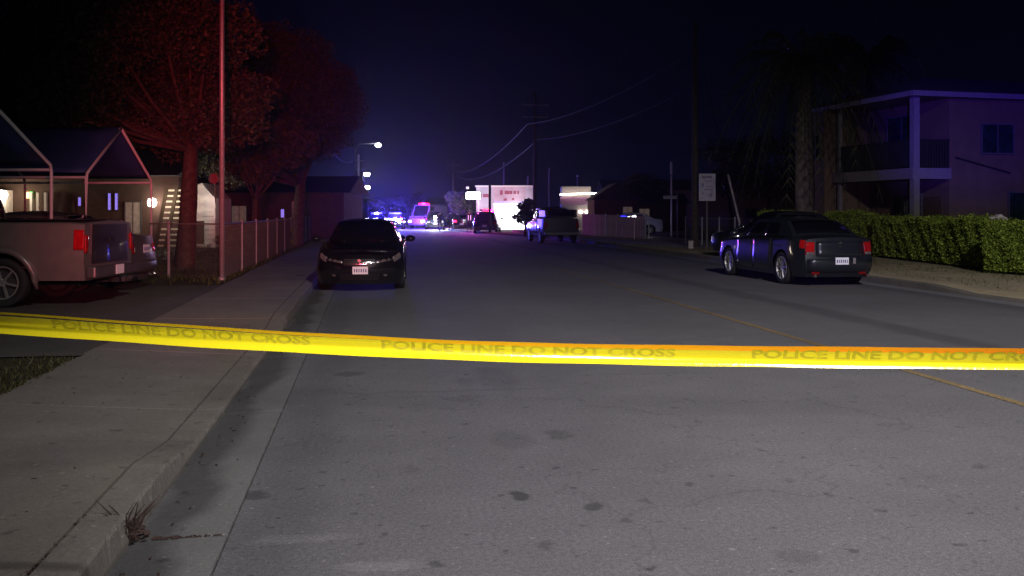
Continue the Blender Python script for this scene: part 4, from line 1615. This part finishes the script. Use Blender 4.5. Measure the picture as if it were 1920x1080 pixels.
fa = at(418, 21.7, .1)
fb = Vector((-3.22, 72, .1))
Lf = (fb - fa).length
chain_fence(fa, fb, 1.26, 'long galvanised chain link fence running up the street beside the left pavement', [0.05 + 3.2 * k for k in range(int(Lf / 3.2) + 1)])
fc = at(280, 22.5, .1)
chain_fence(fa + Vector((-.1, 0, 0)), fc, 1.26, 'short chain link fence across the lawn, joining the tall metal pole', [1.45, 2.9])
# low plank boards (kick boards) inside the fence give it the opaque look far away
# right chain link fence behind the sign
ra, rb = at(1285, 45, .12), at(1392, 43, .12)
chain_fence(ra, rb, 1.25, 'dim chain link fence behind the brown pole and the pale sign', [0.02, .9, 1.8, 2.6])

# pale panel fence right of the far pickup
pa, pb = at(1092, 66, .1), at(1208, 56, .1)
L = (pb - pa).length
ang = math.atan2((pb - pa).y, (pb - pa).x)
t = empty('panel_fence', pa, ang, 'pale grey panel fence right of the far pickup truck, ending in a rounded gate', 'fence')
n = 22
proto = MB().box((0, 0, .70), (L / n - .03, .03, 1.38)).build('panel', 'fence_panel', t)
proto.location = (L / n * .5, 0, 0)
for k in range(1, n):
    q = proto.copy()
    C.objects.link(q)
    q.parent = t
    q.location = (L / n * (k + .5), .012 * (k % 2), -.12 * k / n)
for k in range(6):
    MB().box((L * k / 5, .05, .72), (.08, .08, 1.5)).build('post', 'fence_panel', t)
MB().beam((0, .03, 1.42), (L, .03, 1.32), .05, .06).build('top_rail', 'fence_panel', t)
ar = at(1203, 55.2, .1)
t = empty('arched_gate', ar, -TH, 'rounded pale tube gate at the right end of the panel fence', 'gate')
pts = [(-.42, 0, 0), (-.42, 0, .95)] + [(.42 * math.cos(a), 0, .95 + .28 * math.sin(a)) for a in [math.pi * (1 - k / 8) for k in range(9)]] + [(.42, 0, .95), (.42, 0, 0)]
MB().tube(pts, .03, 6).build('frame', 'canopy_frame', t)
for k in range(-2, 3):
    MB().tube([(k * .14, 0, .08), (k * .14, 0, 1.15)], .014, 5).build('bar', 'galv_dull', t)
MB().tube([(-.4, 0, .1), (.4, 0, .1)], .018, 5).build('bar', 'galv_dull', t)
# glowing bars added to stand in for windscreen reflections behind the fence
for k, (px, w_) in enumerate(((1185, .55), (1169, .35))):
    q = at(px, 63, hgt(406, 63))
    fl_ = MB().box((0, 0, 0), (w_, .1, .14)).build('glare_bar', 'lamp_blue' if k else 'lamp_store', None, loc=q, rz=-TH, bevel=.03)
    MB().tube([(0, .07, .05), (0, .07, -q.z + .1)], .03, 8).build('post', 'galv_dull', fl_)  # added post that carries the glowing bar
    tag(fl_,
        ['wide white bar added as windscreen glare over the panel fence', 'narrow blue bar added as windscreen glare over the panel fence, left of the white one'][k], 'lamp')
point('glare_bar_light', at(1185, 61.5, 1.9), 25, (.5, .45, 1), .1)  # added point light to go with the windscreen glare

# small gabled house and another building right of the shop
hs = house_box('gabled_house', at(1156, 78, .1), -TH, 3.6, 7, 2.6, 'small brown gabled house just right of the shop lights', 1.4, 'stucco_dark', .3, 'y')
window(hs, (.9, -.03, 1.6), .8, .9, m='glow_window')
hs2 = house_box('low_house', at(1235, 80, .1), -TH, 4.6, 6, 2.3, 'low dark house with a mauve wall behind the panel fence', .9, 'stucco_dark', .3, 'x')
window(hs2, (-1.2, -.03, 1.4), .9, 1.0, m='glow_window')

# ------------------------------------------------------------------ the shop
SH = 86.0
s0 = at(893, SH, .13)
shop = empty('corner_shop', s0, -TH, 'brightly lit white corner shop with a fascia over a glowing open bay', 'shop')
wS = (1000 - 893) / F * SH
hS = hgt(350, SH) - .13
x2 = (925 - 893) / F * SH
x3 = (985 - 893) / F * SH
zb_ = hgt(381, SH) - .13
MB().box((x2 / 2, 2, hS / 2), (x2, 4, hS)).build('wall', 'store_wall', shop)
MB().box((x3 + (wS - x3) / 2, 2, hS / 2), (wS - x3, 4, hS)).build('wall', 'store_wall', shop)
MB().box(((x2 + x3) / 2, 2, (hS + zb_) / 2), (x3 - x2, 4, hS - zb_)).build('fascia', 'store_fascia', shop)
MB().box(((x2 + x3) / 2, 3.4, zb_ / 2), (x3 - x2, .2, zb_)).build('lit_back_wall', 'store_inside', shop)
MB().box(((x2 + x3) / 2, 1.9, .02), (x3 - x2, 3.0, .03)).build('lit_floor', 'store_inside', shop)
MB().box((wS / 2, -.06, hS + .04), (wS + .2, .12, .14)).build('parapet_cap', 'white_paint', shop)
for k in range(3):
    MB().box((x2 + (x3 - x2) * (k + .5) / 3, .9, zb_ - .08), (.9, .12, .07)).build('strip_light', 'lamp_store', shop)
MB().box(((x2 + x3) / 2, -.04, zb_ + .09), (x3 - x2 - .2, .06, .13)).build('awning_edge', 'glow_violet', shop)
for (a, w_, h, z) in ((.35, .3, .35, .9), (.85, .5, .3, .9), (2.25, .26, .42, .62), (2.75, .42, .30, .62), (3.1, .24, .3, .62), (3.45, .24, .28, .62), (3.75, .16, .32, .62), (2.6, .3, .2, 1.25), (3.3, .2, .2, 1.2)):
    MB().box((a, -.015, hS - z + .1), (w_, .02, h)).build('fascia_mark', 'sign_red', shop)
# side window and clutter on the right part
window(shop, (x3 + .5, -.03, 1.2), .45, 1.0, m='store_inside')
point('shop_front_light', s0 + Vector((1.2, -2.5, 3.2)), 80, (.93, .93, 1), .3)
point('shop_front_light', s0 + Vector((3.4, -1.8, 2.6)), 90, (.95, .95, 1), .3)
# lit canopy lamp at the left corner
t = empty('corner_canopy', at(884, 84, .1), -TH, 'white glowing canopy light box on posts at the left corner of the shop', 'canopy')
MB().box((.15, 0, hgt(367, 84) - .1), (1.25, 1.0, .62)).build('light_box', 'lamp_store', t, bevel=.12)
MB().box((.62, 0, hgt(381, 84) * .5), (.09, .09, hgt(378, 84))).build('post', 'canopy_frame', t)
MB().box((-.35, 0, hgt(354, 84)), (.25, .25, .2)).build('finial', 'white_paint', t, bevel=.03)
point('canopy_light', at(884, 82, 2.6), 120, (1, .9, 1), .3)

# second lit building (fuel shop) right of the first
s1 = at(1050, 92, .13)
t = empty('lit_kiosk', s1, -TH, 'small shop with a bright soffit and a mauve fascia behind the far pickup truck', 'shop')
wK = (1128 - 1050) / F * 92
zr1, zf1, zf0 = hgt(367, 92), hgt(372, 92), hgt(386, 92)
MB().box((wK / 2 - .4, 2.0, hgt(352, 92) / 2), (wK - 1.2, 3.2, hgt(352, 92))).build('upper_wall', 'trim_apt', t)
MB().box((wK / 2, .0, (zf1 + zf0) / 2), (wK, .12, zf1 - zf0)).build('fascia', 'purple_fascia', t)
MB().beam((0, -.1, zr1 - .02), (wK, -.1, zr1 + .12), .25, .14).build('soffit_light', 'lamp_warm', t)
MB().box((wK / 2, .5, 1.0), (wK - .2, .1, 1.6)).build('lit_shop_front', 'white_wall', t)
for k in range(3):
    MB().lathe([(.001, .14), (.17, .1), (.2, 0), (.17, -.1), (.001, -.14)], 'Z', 12, (wK * (.5 + .16 * k), .2, 1.62)).build('lamp', 'lamp_warm', t)
MB().box((wK - .25, -.3, 1.85), (.36, .3, 1.05)).build('lamp_box', 'lamp_store', t, bevel=.05)
point('kiosk_light', s1 + Vector((2, -1.6, 2.2)), 12, (1, .85, .75), .2)
point('kiosk_light', s1 + Vector((3.6, -1.2, 2.4)), 20, (.8, .8, 1), .2)
point('kiosk_roof_light', s1 + Vector((1.2, -1.8, 4.4)), 10, (.85, .9, 1), .2)
q = at(1083, 97, hgt(330, 97))
t = MB().lathe([(.001, .1), (.12, .05), (.14, 0), (.1, -.08), (.001, -.1)], 'Z', 10).build('mast_lamp', 'rock', None, loc=q)
MB().tube([(0, .1, 0), (0, .1, -q.z)], .05, 6).build('mast', 'trim', t)
tag(t, 'tiny pale lamp on a dark mast showing above the kiosk roof', 'lamp')
# low garden wall and planter line in front of the shop
t = empty('low_wall', at(1000, 64, .1), R(88), 'low dark kerb wall in front of the shop, beside the far pickup truck', 'wall')
MB().box((5, 0, .12), (12, .25, .25)).build('wall', 'rock', t)
# far line of dark buildings to close the horizon
for k, (px, d, w_, h, lb) in enumerate(((560, 190, 22, 4.2, 'dark low building at the far left end of the street'), (780, 230, 26, 3.8, 'dark building across the end of the street'),
                                       (1330, 120, 26, 4.5, 'unlit building behind the pale sign'))):
    hb = house_box('far_building', at(px, d, 0), -TH, w_, 10, h, lb, 1.5)
    window(hb, (-w_ * .2, -.03, 1.6), 1.6, 1.2, m='teal_glass')
    window(hb, (w_ * .2, -.03, 1.6), 1.6, 1.2, m='teal_glass')

# ------------------------------------------------------------------ houses on the left
HD = 42.0
hl = empty('long_house', at(-60, HD, .1), -TH, 'long low house with lit porches behind the blue canopies', 'house')
wL = (335 + 60) / F * HD
hH = hgt(331, HD) - .1
MB().box((wL / 2, 3, hH / 2), (wL, 6, hH)).build('wall', 'stucco_dark', hl)
mb = MB()
mb.add([(-.4, -1.1, hH), (wL + .3, -1.1, hH), (wL + .3, 6.4, hH), (-.4, 6.4, hH), (-.4, 2.8, hH + 1.3), (wL + .3, 2.8, hH + 1.3)],
       [(0, 1, 5, 4), (2, 3, 4, 5), (0, 4, 3), (1, 2, 5), (0, 3, 2, 1)])
mb.v = [(x, y, z + .003) for x, y, z in mb.v]
mb.build('roof', 'roof_shingle', hl)
lx = lambda px: (px + 60) / F * HD
MB().box((lx(10), -.35, 1.25), (lx(26) - lx(-5), .6, 2.5)).build('white_porch_wall', 'white_wall', hl)
MB().lathe([(.001, .21), (.18, .16), (.24, 0), (.18, -.16), (.001, -.21)], 'Z', 12, (lx(20), -.75, hgt(366, HD) - .1)).build('porch_lamp', 'lamp_warm', hl)
MB().lathe([(.001, .21), (.15, .15), (.2, 0), (.15, -.16), (.001, -.22)], 'Z', 12, (lx(290), -.3, hgt(380, HD) - .1)).build('porch_lamp', 'lamp_warm', hl)
MB().box((lx(53), -.1, hgt(366, HD) - .1), (.16, .1, .28)).build('porch_bulb', 'glow_orange', hl, bevel=.03)
MB().box((lx(61), -.12, hgt(366, HD) - .1), (.14, .1, .30)).build('porch_bulb', 'glow_green', hl, bevel=.03)
for px in (70, 82, 96):
    MB().box((lx(px), -.5, 1.2), (.10, .12, 2.4)).build('porch_post', 'white_wall', hl)
for px in (150, 206, 219):
    wn_ = window(hl, (lx(px), -.03, hgt(378, HD) - .1), .15, .75 if px > 160 else .4, m='glow_violet', bars=0)
MB().box((lx(183), -.03, 1.0), (.95, .06, 2.0)).build('door', 'door_brown', hl)
window(hl, (lx(250), -.03, 1.3), .7, 1.4, m='glow_window', bars=1)
MB().box((lx(120), -.03, 1.0), (.95, .06, 2.0)).build('door', 'door_brown', hl)
point('porch_light', at(22, HD - 1.15, hgt(364, HD)), 60, (1, .82, .62), .12)
point('porch_light', at(291, HD - .6, hgt(379, HD)), 34, (1, .80, .72), .12)
# outside stairs: dark stringers and pale treads brightened by an added point light
sd = 41.0
sb = at(322, sd, .1)
stt = empty('outside_stairs', sb, -TH, 'steep outside stair with lit treads between dark stringers, right of the porch lamp', 'stairs')
n = 11
z1s = hgt(352, sd) - .1
for k in range(n):
    z = .12 + z1s * k / n
    xx = -.30 + .5 * k / n
    MB().box((xx + .14, .0, z), (.98, .26, .07)).build('tread', 'white_wall', stt)
for dx in (-.34, .08, .63):
    MB().beam((-.30 + dx, -.16, .02), (.2 + dx, -.16, z1s + .02), .07, .14).build('stringer', 'stair_wood', stt)
point('stair_fill', at(312, sd - .9, 2.2), 60, (1, .85, .6), .1)  # added fill in front of the stair, no lamp stands here
# white gabled shed, brightened by an added point light
sh = at(382, 42, .1)
t = empty('white_shed', sh, -TH, 'white gabled shed wall lit bright, between the tree trunk and the metal pole', 'shed')
zp = hgt(343, 42) - .1
zs_ = hgt(372, 42) - .1
mb = MB()
pr = [(-.62, 0), (.50, 0), (.50, zs_), (.10, zp - .25), (-.08, zp), (-.62, zs_ + .45)]
for yy in (0, 2.4):
    mb.v += [(x, yy, z) for x, z in pr]
k = len(pr)
mb.f += [tuple(range(k)), tuple(range(k, 2 * k))[::-1]] + [(i, i + k, (i + 1) % k + k, (i + 1) % k) for i in range(k)]
mb.build('wall', 'white_wall', t)
MB().box((-.18, -.02, .62), (.42, .04, 1.1)).build('door', 'door_brown', t)
MB().box((-.35, -.25, .1), (1.3, .5, .12)).build('step', 'rock', t)
for k in range(9):
    MB().box((.22, -.012, .25 + k * .2), (.5, .02, .15)).build('board', 'white_wall', t)
point('shed_fill', at(399, 41.0, 2.2), 45, (1, .82, .80), .1)  # added fill close to the shed wall, no lamp stands here
# satellite dish
ds = at(401, 40, hgt(335, 40))
t = empty('satellite_dish', ds, -TH, 'small pale satellite dish above the white shed', 'dish')
dsh = MB().lathe([(.001, .04), (.09, .03), (.17, -.0), (.22, -.04)], 'Y', 18).build('dish', 'white_wall', t, smooth=True)
MB().tube([(0, .04, 0), (0, .2, -.3), (0, .2, -1.0)], .025, 6).build('mast', 'galv', t)
# house beyond the fence with dim windows
h2 = house_box('yard_house', at(500, 56, .1), -TH, 9.0, 7, 2.7, 'dim house behind the wire fence with one violet window', 1.1, 'stucco_dark', .4, 'x')
window(h2, ((530 - 500) / F * 56, -.03, 1.5), .22, .5, m='glow_violet', bars=0)
window(h2, (-1.6, -.03, 1.4), .9, 1.1, m='glow_window')
MB().box((-.7, -.03, 1.0), (.9, .06, 2.0)).build('door', 'door_brown', h2)
MB().box((1.55, -.08, 1.4), (.10, .1, 1.6)).build('pale_post', 'white_wall', h2)
point('yard_light', at(546, 54, 2.0), 6, (1, .7, .5), .1)


# ------------------------------------------------------------------ blue tarp canopies on white tube frames
def canopy(xc, d0, d1, zev, zpk, length, label, zg=.112):
    mid = (d0 + d1) / 2
    px = 960 + F * xc / mid
    o = at(px, mid, zg)
    t_ = empty('carport_canopy', o, -TH, label, 'canopy', 'blue canopies over the parked vehicles')
    w_ = (d1 - d0) / 2
    ze, zp_ = zev - zg, zpk - zg
    xs = [0, -length / 2, -length]
    for x in xs:
        for sg in (1, -1):
            MB().tube([(x, sg * w_, 0), (x, sg * w_, ze - .10), (x, sg * (w_ - .04), ze + .02), (x, 0, zp_)], .030, 8).build('frame_tube', 'canopy_frame', t_, smooth=True)
            MB().box((x, sg * w_, .02), (.16, .16, .03)).build('foot_plate', 'canopy_frame', t_)
    for sg in (1, -1):
        MB().tube([(0, sg * w_, ze - .07), (-length, sg * w_, ze - .07)], .028, 8).build('eave_tube', 'canopy_frame', t_)
    MB().tube([(0, 0, zp_), (-length, 0, zp_)], .028, 8).build('ridge_tube', 'canopy_frame', t_)
    rows_ = []
    for i in range(13):
        x = -.03 - (length - .06) * i / 12
        r_ = []
        for k in range(-8, 9):
            v = k / 8
            sag = .035 * math.sin(math.pi * abs(v)) * (1 + .6 * math.sin(i * 1.3))
            r_.append((x, v * (w_ + .02), ze + (zp_ - ze) * (1 - abs(v)) + .035 - sag))
        rows_.append(r_)
    thick(MB().grid(rows_).build('tarp', 'tarp', t_, smooth=True), .008)
    return t_


canopy(-8.87, 20.0, 23.6, 2.42, 3.52, 6.2, 'farther blue tarp canopy with a white gabled frame, beyond the grey sedan')
canopy(-8.47, 14.05, 17.65, 2.47, 3.30, 6.2, 'nearer blue tarp canopy over the pickup, cut by the left edge')


# ------------------------------------------------------------------ officers
def person(loc, rz, label, pose=0.0, h=1.78, reflect=False):
    k = h / 1.78
    t_ = empty('person', loc, rz, label, 'person')
    V = {'pel': (0, 0, .98), 'wst': (0, 0, 1.12), 'chs': (0, .0, 1.34), 'nck': (0, 0, 1.50), 'hed': (0, -.01, 1.60), 'top': (0, 0, 1.74),
         'hl': (.10, 0, .92), 'kl': (.13, -.03 + pose * .1, .50), 'al': (.14, .02 - pose * .2, .09), 'tl': (.15, -.13 - pose * .2, .04),
         'hr': (-.10, 0, .92), 'kr': (-.13, -.03 - pose * .1, .50), 'ar': (-.14, .02 + pose * .2, .09), 'tr': (-.15, -.13 + pose * .2, .04),
         'sl': (.19, 0, 1.42), 'el': (.27, .03, 1.14), 'wl': (.20, -.16, .98), 'fl': (.15, -.24, .96),
         'sr': (-.19, 0, 1.42), 'er': (-.28, .04, 1.14), 'wr': (-.25, -.04, .90), 'fr': (-.25, -.07, .80)}
    Rd = {'pel': .15, 'wst': .14, 'chs': .16, 'nck': .06, 'hed': .10, 'top': .07, 'hl': .10, 'kl': .065, 'al': .045, 'tl': .04,
          'hr': .10, 'kr': .065, 'ar': .045, 'tr': .04, 'sl': .07, 'el': .05, 'wl': .035, 'fl': .03, 'sr': .07, 'er': .05, 'wr': .035, 'fr': .03}
    E = [('pel', 'wst'), ('wst', 'chs'), ('chs', 'nck'), ('nck', 'hed'), ('hed', 'top'), ('pel', 'hl'), ('hl', 'kl'), ('kl', 'al'), ('al', 'tl'),
         ('pel', 'hr'), ('hr', 'kr'), ('kr', 'ar'), ('ar', 'tr'), ('chs', 'sl'), ('sl', 'el'), ('el', 'wl'), ('wl', 'fl'), ('chs', 'sr'), ('sr', 'er'), ('er', 'wr'), ('wr', 'fr')]
    ks = list(V)
    me = bpy.data.meshes.new('body')
    me.from_pydata([tuple(c * k for c in V[q]) for q in ks], [(ks.index(a), ks.index(b)) for a, b in E], [])
    o = bpy.data.objects.new('body', me)
    C.objects.link(o)
    o.parent = t_
    o.modifiers.new('skin', 'SKIN')
    me.skin_vertices.new(name='')if hasattr(me.skin_vertices, 'new') and not len(me.skin_vertices) else None
    if len(me.skin_vertices):
        sv = me.skin_vertices[0].data
        for i, q in enumerate(ks):
            sv[i].radius = (Rd[q] * k, Rd[q] * k * (.8 if q in ('chs', 'wst', 'pel') else 1))
        sv[0].use_root = True
    sd_ = o.modifiers.new('sub', 'SUBSURF')
    sd_.levels = sd_.render_levels = 1
    me.materials.append(M['cloth_dark'])
    MB().lathe([(.001, .13), (.07, .11), (.10, .04), (.10, -.02), (.07, -.09), (.001, -.12)], 'Z', 12, (0, -.012, 1.64 * k)).build('face', 'skin', t_, smooth=True)
    MB().lathe([(.115, -.01), (.118, .03), (.09, .10), (.001, .13)], 'Z', 12, (0, .004, 1.68 * k)).build('cap', 'cloth_dark', t_, smooth=True)
    MB().lathe([(.155, 0), (.16, .05)], 'Z', 14, (0, 0, 1.0 * k)).build('belt', 'trim', t_)
    if reflect:
        for sx in (-1, 1):
            MB().box((sx * .10, -.155, 1.22), (.05, .02, .42)).build('reflective_strip', 'reflect', t_)
    return t_


person(at(845, 88, 0), R(10), 'officer in dark uniform standing with legs apart in mid street', .1)
person(at(825, 88, 0), R(-30), 'officer in dark uniform stepping beside the brightest white spotlight', .9, 1.72)
person(at(880, 82, .0), R(0), 'officer in a vest with two bright reflective strips next to the magenta beacon', .2, 1.8, True)
person(at(858, 90, 0), R(160), 'officer in dark clothes standing right of the pair near the red tail light', .3, 1.7)

# ------------------------------------------------------------------ police tape
def tape_pt(px):
    """centre line: nearly straight with a slight sag"""
    d = 3.30
    py = lerp_lin([(-300, 585), (0, 604), (350, 628), (600, 643), (900, 657), (1200, 664), (1500, 668), (1920, 672), (2250, 675)], px)
    return at(px, d, hgt(py, d))


def lerp_lin(tab, x):
    # smooth (Catmull-Rom) interpolation
    n_ = len(tab)
    for i in range(n_ - 1):
        if x <= tab[i + 1][0] or i == n_ - 2:
            x1_, y1_ = tab[i]
            x2_, y2_ = tab[i + 1]
            xm, ym = tab[max(0, i - 1)]
            xp, yp = tab[min(n_ - 1, i + 2)]
            m1 = (y2_ - ym) / (x2_ - xm)
            m2 = (yp - y1_) / (xp - x1_)
            h_ = x2_ - x1_
            t_ = (x - x1_) / h_
            return ((2 * t_ ** 3 - 3 * t_ ** 2 + 1) * y1_ + (t_ ** 3 - 2 * t_ ** 2 + t_) * h_ * m1 + (-2 * t_ ** 3 + 3 * t_ ** 2) * y2_ + (t_ ** 3 - t_ ** 2) * h_ * m2)


m, tt, b = new_mat('yellow_tape')
b.inputs['Base Color'].default_value = (0.56, 0.48, 0.010, 1)
b.inputs['Roughness'].default_value = 0.15
b.inputs['Coat Weight'].default_value = 0.7
b.inputs['Coat Roughness'].default_value = 0.13
nz = tt.nodes.new('ShaderNodeTexNoise')
nz.inputs['Scale'].default_value = 5
tcn = tt.nodes.new('ShaderNodeTexCoord')
mp = tt.nodes.new('ShaderNodeMapping')
mp.inputs['Scale'].default_value = (9, 9, 5)
tt.links.new(tcn.outputs['Object'], mp.inputs['Vector'])
tt.links.new(mp.outputs[0], nz.inputs['Vector'])
bp = tt.nodes.new('ShaderNodeBump')
bp.inputs['Strength'].default_value = .12
bp.inputs['Distance'].default_value = .01
tt.links.new(nz.outputs['Fac'], bp.inputs['Height'])
tt.links.new(bp.outputs[0], b.inputs['Normal'])
M['tape'] = m
m, tt, b = new_mat('amber_tape_edge')  # upper edge strip, dark yellow at left to orange at right
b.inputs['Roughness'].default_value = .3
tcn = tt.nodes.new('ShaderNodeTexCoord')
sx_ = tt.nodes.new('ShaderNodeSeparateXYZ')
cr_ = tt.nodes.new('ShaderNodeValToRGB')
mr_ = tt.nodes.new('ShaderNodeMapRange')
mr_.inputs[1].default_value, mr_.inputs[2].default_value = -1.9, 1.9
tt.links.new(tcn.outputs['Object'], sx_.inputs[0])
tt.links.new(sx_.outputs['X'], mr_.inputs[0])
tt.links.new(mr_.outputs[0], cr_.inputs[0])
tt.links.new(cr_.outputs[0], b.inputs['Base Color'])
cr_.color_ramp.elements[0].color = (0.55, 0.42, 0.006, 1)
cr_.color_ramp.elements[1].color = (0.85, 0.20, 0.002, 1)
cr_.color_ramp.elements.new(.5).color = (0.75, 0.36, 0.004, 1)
M['tape_edge'] = m
M['tape_ink'] = mat('olive_print', (0.36, 0.31, 0.008), 0.4, 0, 0.2, scale=30)
TA, TB = tape_pt(-290), tape_pt(2240)
camr = Vector((CT, -ST, 0))
camf = Vector((ST, CT, 0))


def prof(v, s=0.0):
    """tape cross-section: v from -1 (bottom) to 1 (top) -> (towards the viewer, up)"""
    z = .0365 * v
    y = .016 * v * v + .003 * v ** 4 + .010 * v
    return y, z


org = tape_pt(960)
tape = empty('police_tape', org, 0, 'yellow barrier tape stretched across the whole foreground, printed POLICE LINE DO NOT CROSS', 'tape')
pxs = [-290 + 2530 * i / 160 for i in range(161)]


def tp(px, v, off=0.0):
    c_ = tape_pt(px) - org
    wob = 1 + .05 * math.sin(px * .004 + 1) + .02 * math.sin(px * .021)
    y, z = prof(v)
    tw = .10 * math.sin(px * .0031 + 2)
    return c_ + (-camf) * (y + off) * wob + Vector((0, 0, z * wob)) + (-camf) * z * tw


mb = MB()
mb.grid([[tp(px, v) for v in [-1 + 1.62 * k / 10 for k in range(11)]] for px in pxs])
mb.build('band', 'tape', tape, smooth=True)
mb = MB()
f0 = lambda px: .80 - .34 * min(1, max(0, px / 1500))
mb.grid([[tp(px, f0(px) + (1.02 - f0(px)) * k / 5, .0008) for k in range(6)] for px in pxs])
mb.build('top_edge', 'tape_edge', tape, smooth=True)

# printed words: filled letter outlines wrapped on the band
def text_mesh(s, size):
    cu = bpy.data.curves.new('txt', 'FONT')
    cu.body = s
    cu.size = size
    cu.resolution_u = 3
    cu.offset = size * .028
    ob = bpy.data.objects.new('txt', cu)
    C.objects.link(ob)
    dg = bpy.context.evaluated_depsgraph_get()
    dg.update()
    me = bpy.data.meshes.new_from_object(ob.evaluated_get(dg))
    bpy.data.objects.remove(ob)
    return me


for (pa_, pb_) in ((-520, -40), (100, 582), (716, 1266), (1410, 1985)):
    me = text_mesh('POLICE LINE DO NOT CROSS', 1.0)
    bmx = bmesh.new()
    bmx.from_mesh(me)
    yy_ = [v.co.y for v in bmx.verts]
    for q in range(1, 8):
        bmesh.ops.bisect_plane(bmx, geom=bmx.verts[:] + bmx.edges[:] + bmx.faces[:], plane_co=(0, min(yy_) + (max(yy_) - min(yy_)) * q / 8, 0), plane_no=(0, 1, 0))
    bmx.to_mesh(me)
    bmx.free()
    xs_ = [v.co.x for v in me.vertices]
    ys_ = [v.co.y for v in me.vertices]
    x0_, x1_, y0_, y1_ = min(xs_), max(xs_), min(ys_), max(ys_)
    for v in me.vertices:
        u = (v.co.x - x0_) / (x1_ - x0_)
        vv = (v.co.y - y0_) / (y1_ - y0_)
        px = pa_ + (pb_ - pa_) * u
        p = tp(max(-289, px), -.22 + .84 * vv, .0022)
        v.co = p
    me.materials.clear()
    me.materials.append(M['tape_ink'])
    me.update()
    if pb_ < 0:
        continue
    o = bpy.data.objects.new('printed_words', me)
    C.objects.link(o)
    o.parent = tape
    o['kind'] = 'stuff'
# posts the tape is tied to, just outside the picture on both sides


# small fallen leaves and grit gathered in the gutter and on the slabs
mb = MB()
for i in range(80):
    if i % 3:
        p = Vector((random.gauss(-1.02, .07), random.uniform(3, 16), .003))
    else:
        y_ = random.uniform(3.3, 12)
        x_ = random.uniform(SW + .1, KB - .1)
        p = Vector((x_, y_, .127 + (hk(y_) - .127) * (x_ - SW) / (KB - SW)))
    mb.box(p, (random.uniform(.008, .03), random.uniform(.006, .014), .004), random.uniform(0, 3), random.uniform(-.2, .2))
tag(mb.build('leaf_litter', 'dry_grass'), 'scattered dry leaf bits along the left gutter and pavement', 'litter', kind='stuff')

# ------------------------------------------------------------------ haze volume added to stand in for lens bloom
hz = MB().box((0, 160, 13), (640, 420, 29)).build('haze', 'black_gap')
hm = bpy.data.materials.new('bloom_haze')
hm.use_nodes = True
hm.node_tree.nodes.clear()
ho = hm.node_tree.nodes.new('ShaderNodeOutputMaterial')
pv = hm.node_tree.nodes.new('ShaderNodeVolumePrincipled')
pv.inputs['Color'].default_value = (.9, .9, .95, 1)
pv.inputs['Density'].default_value = 0.00025
pv.inputs['Anisotropy'].default_value = 0.85
hm.node_tree.links.new(pv.outputs[0], ho.inputs['Volume'])
hz.data.materials.clear()
hz.data.materials.append(hm)
tag(hz, kind='stuff')
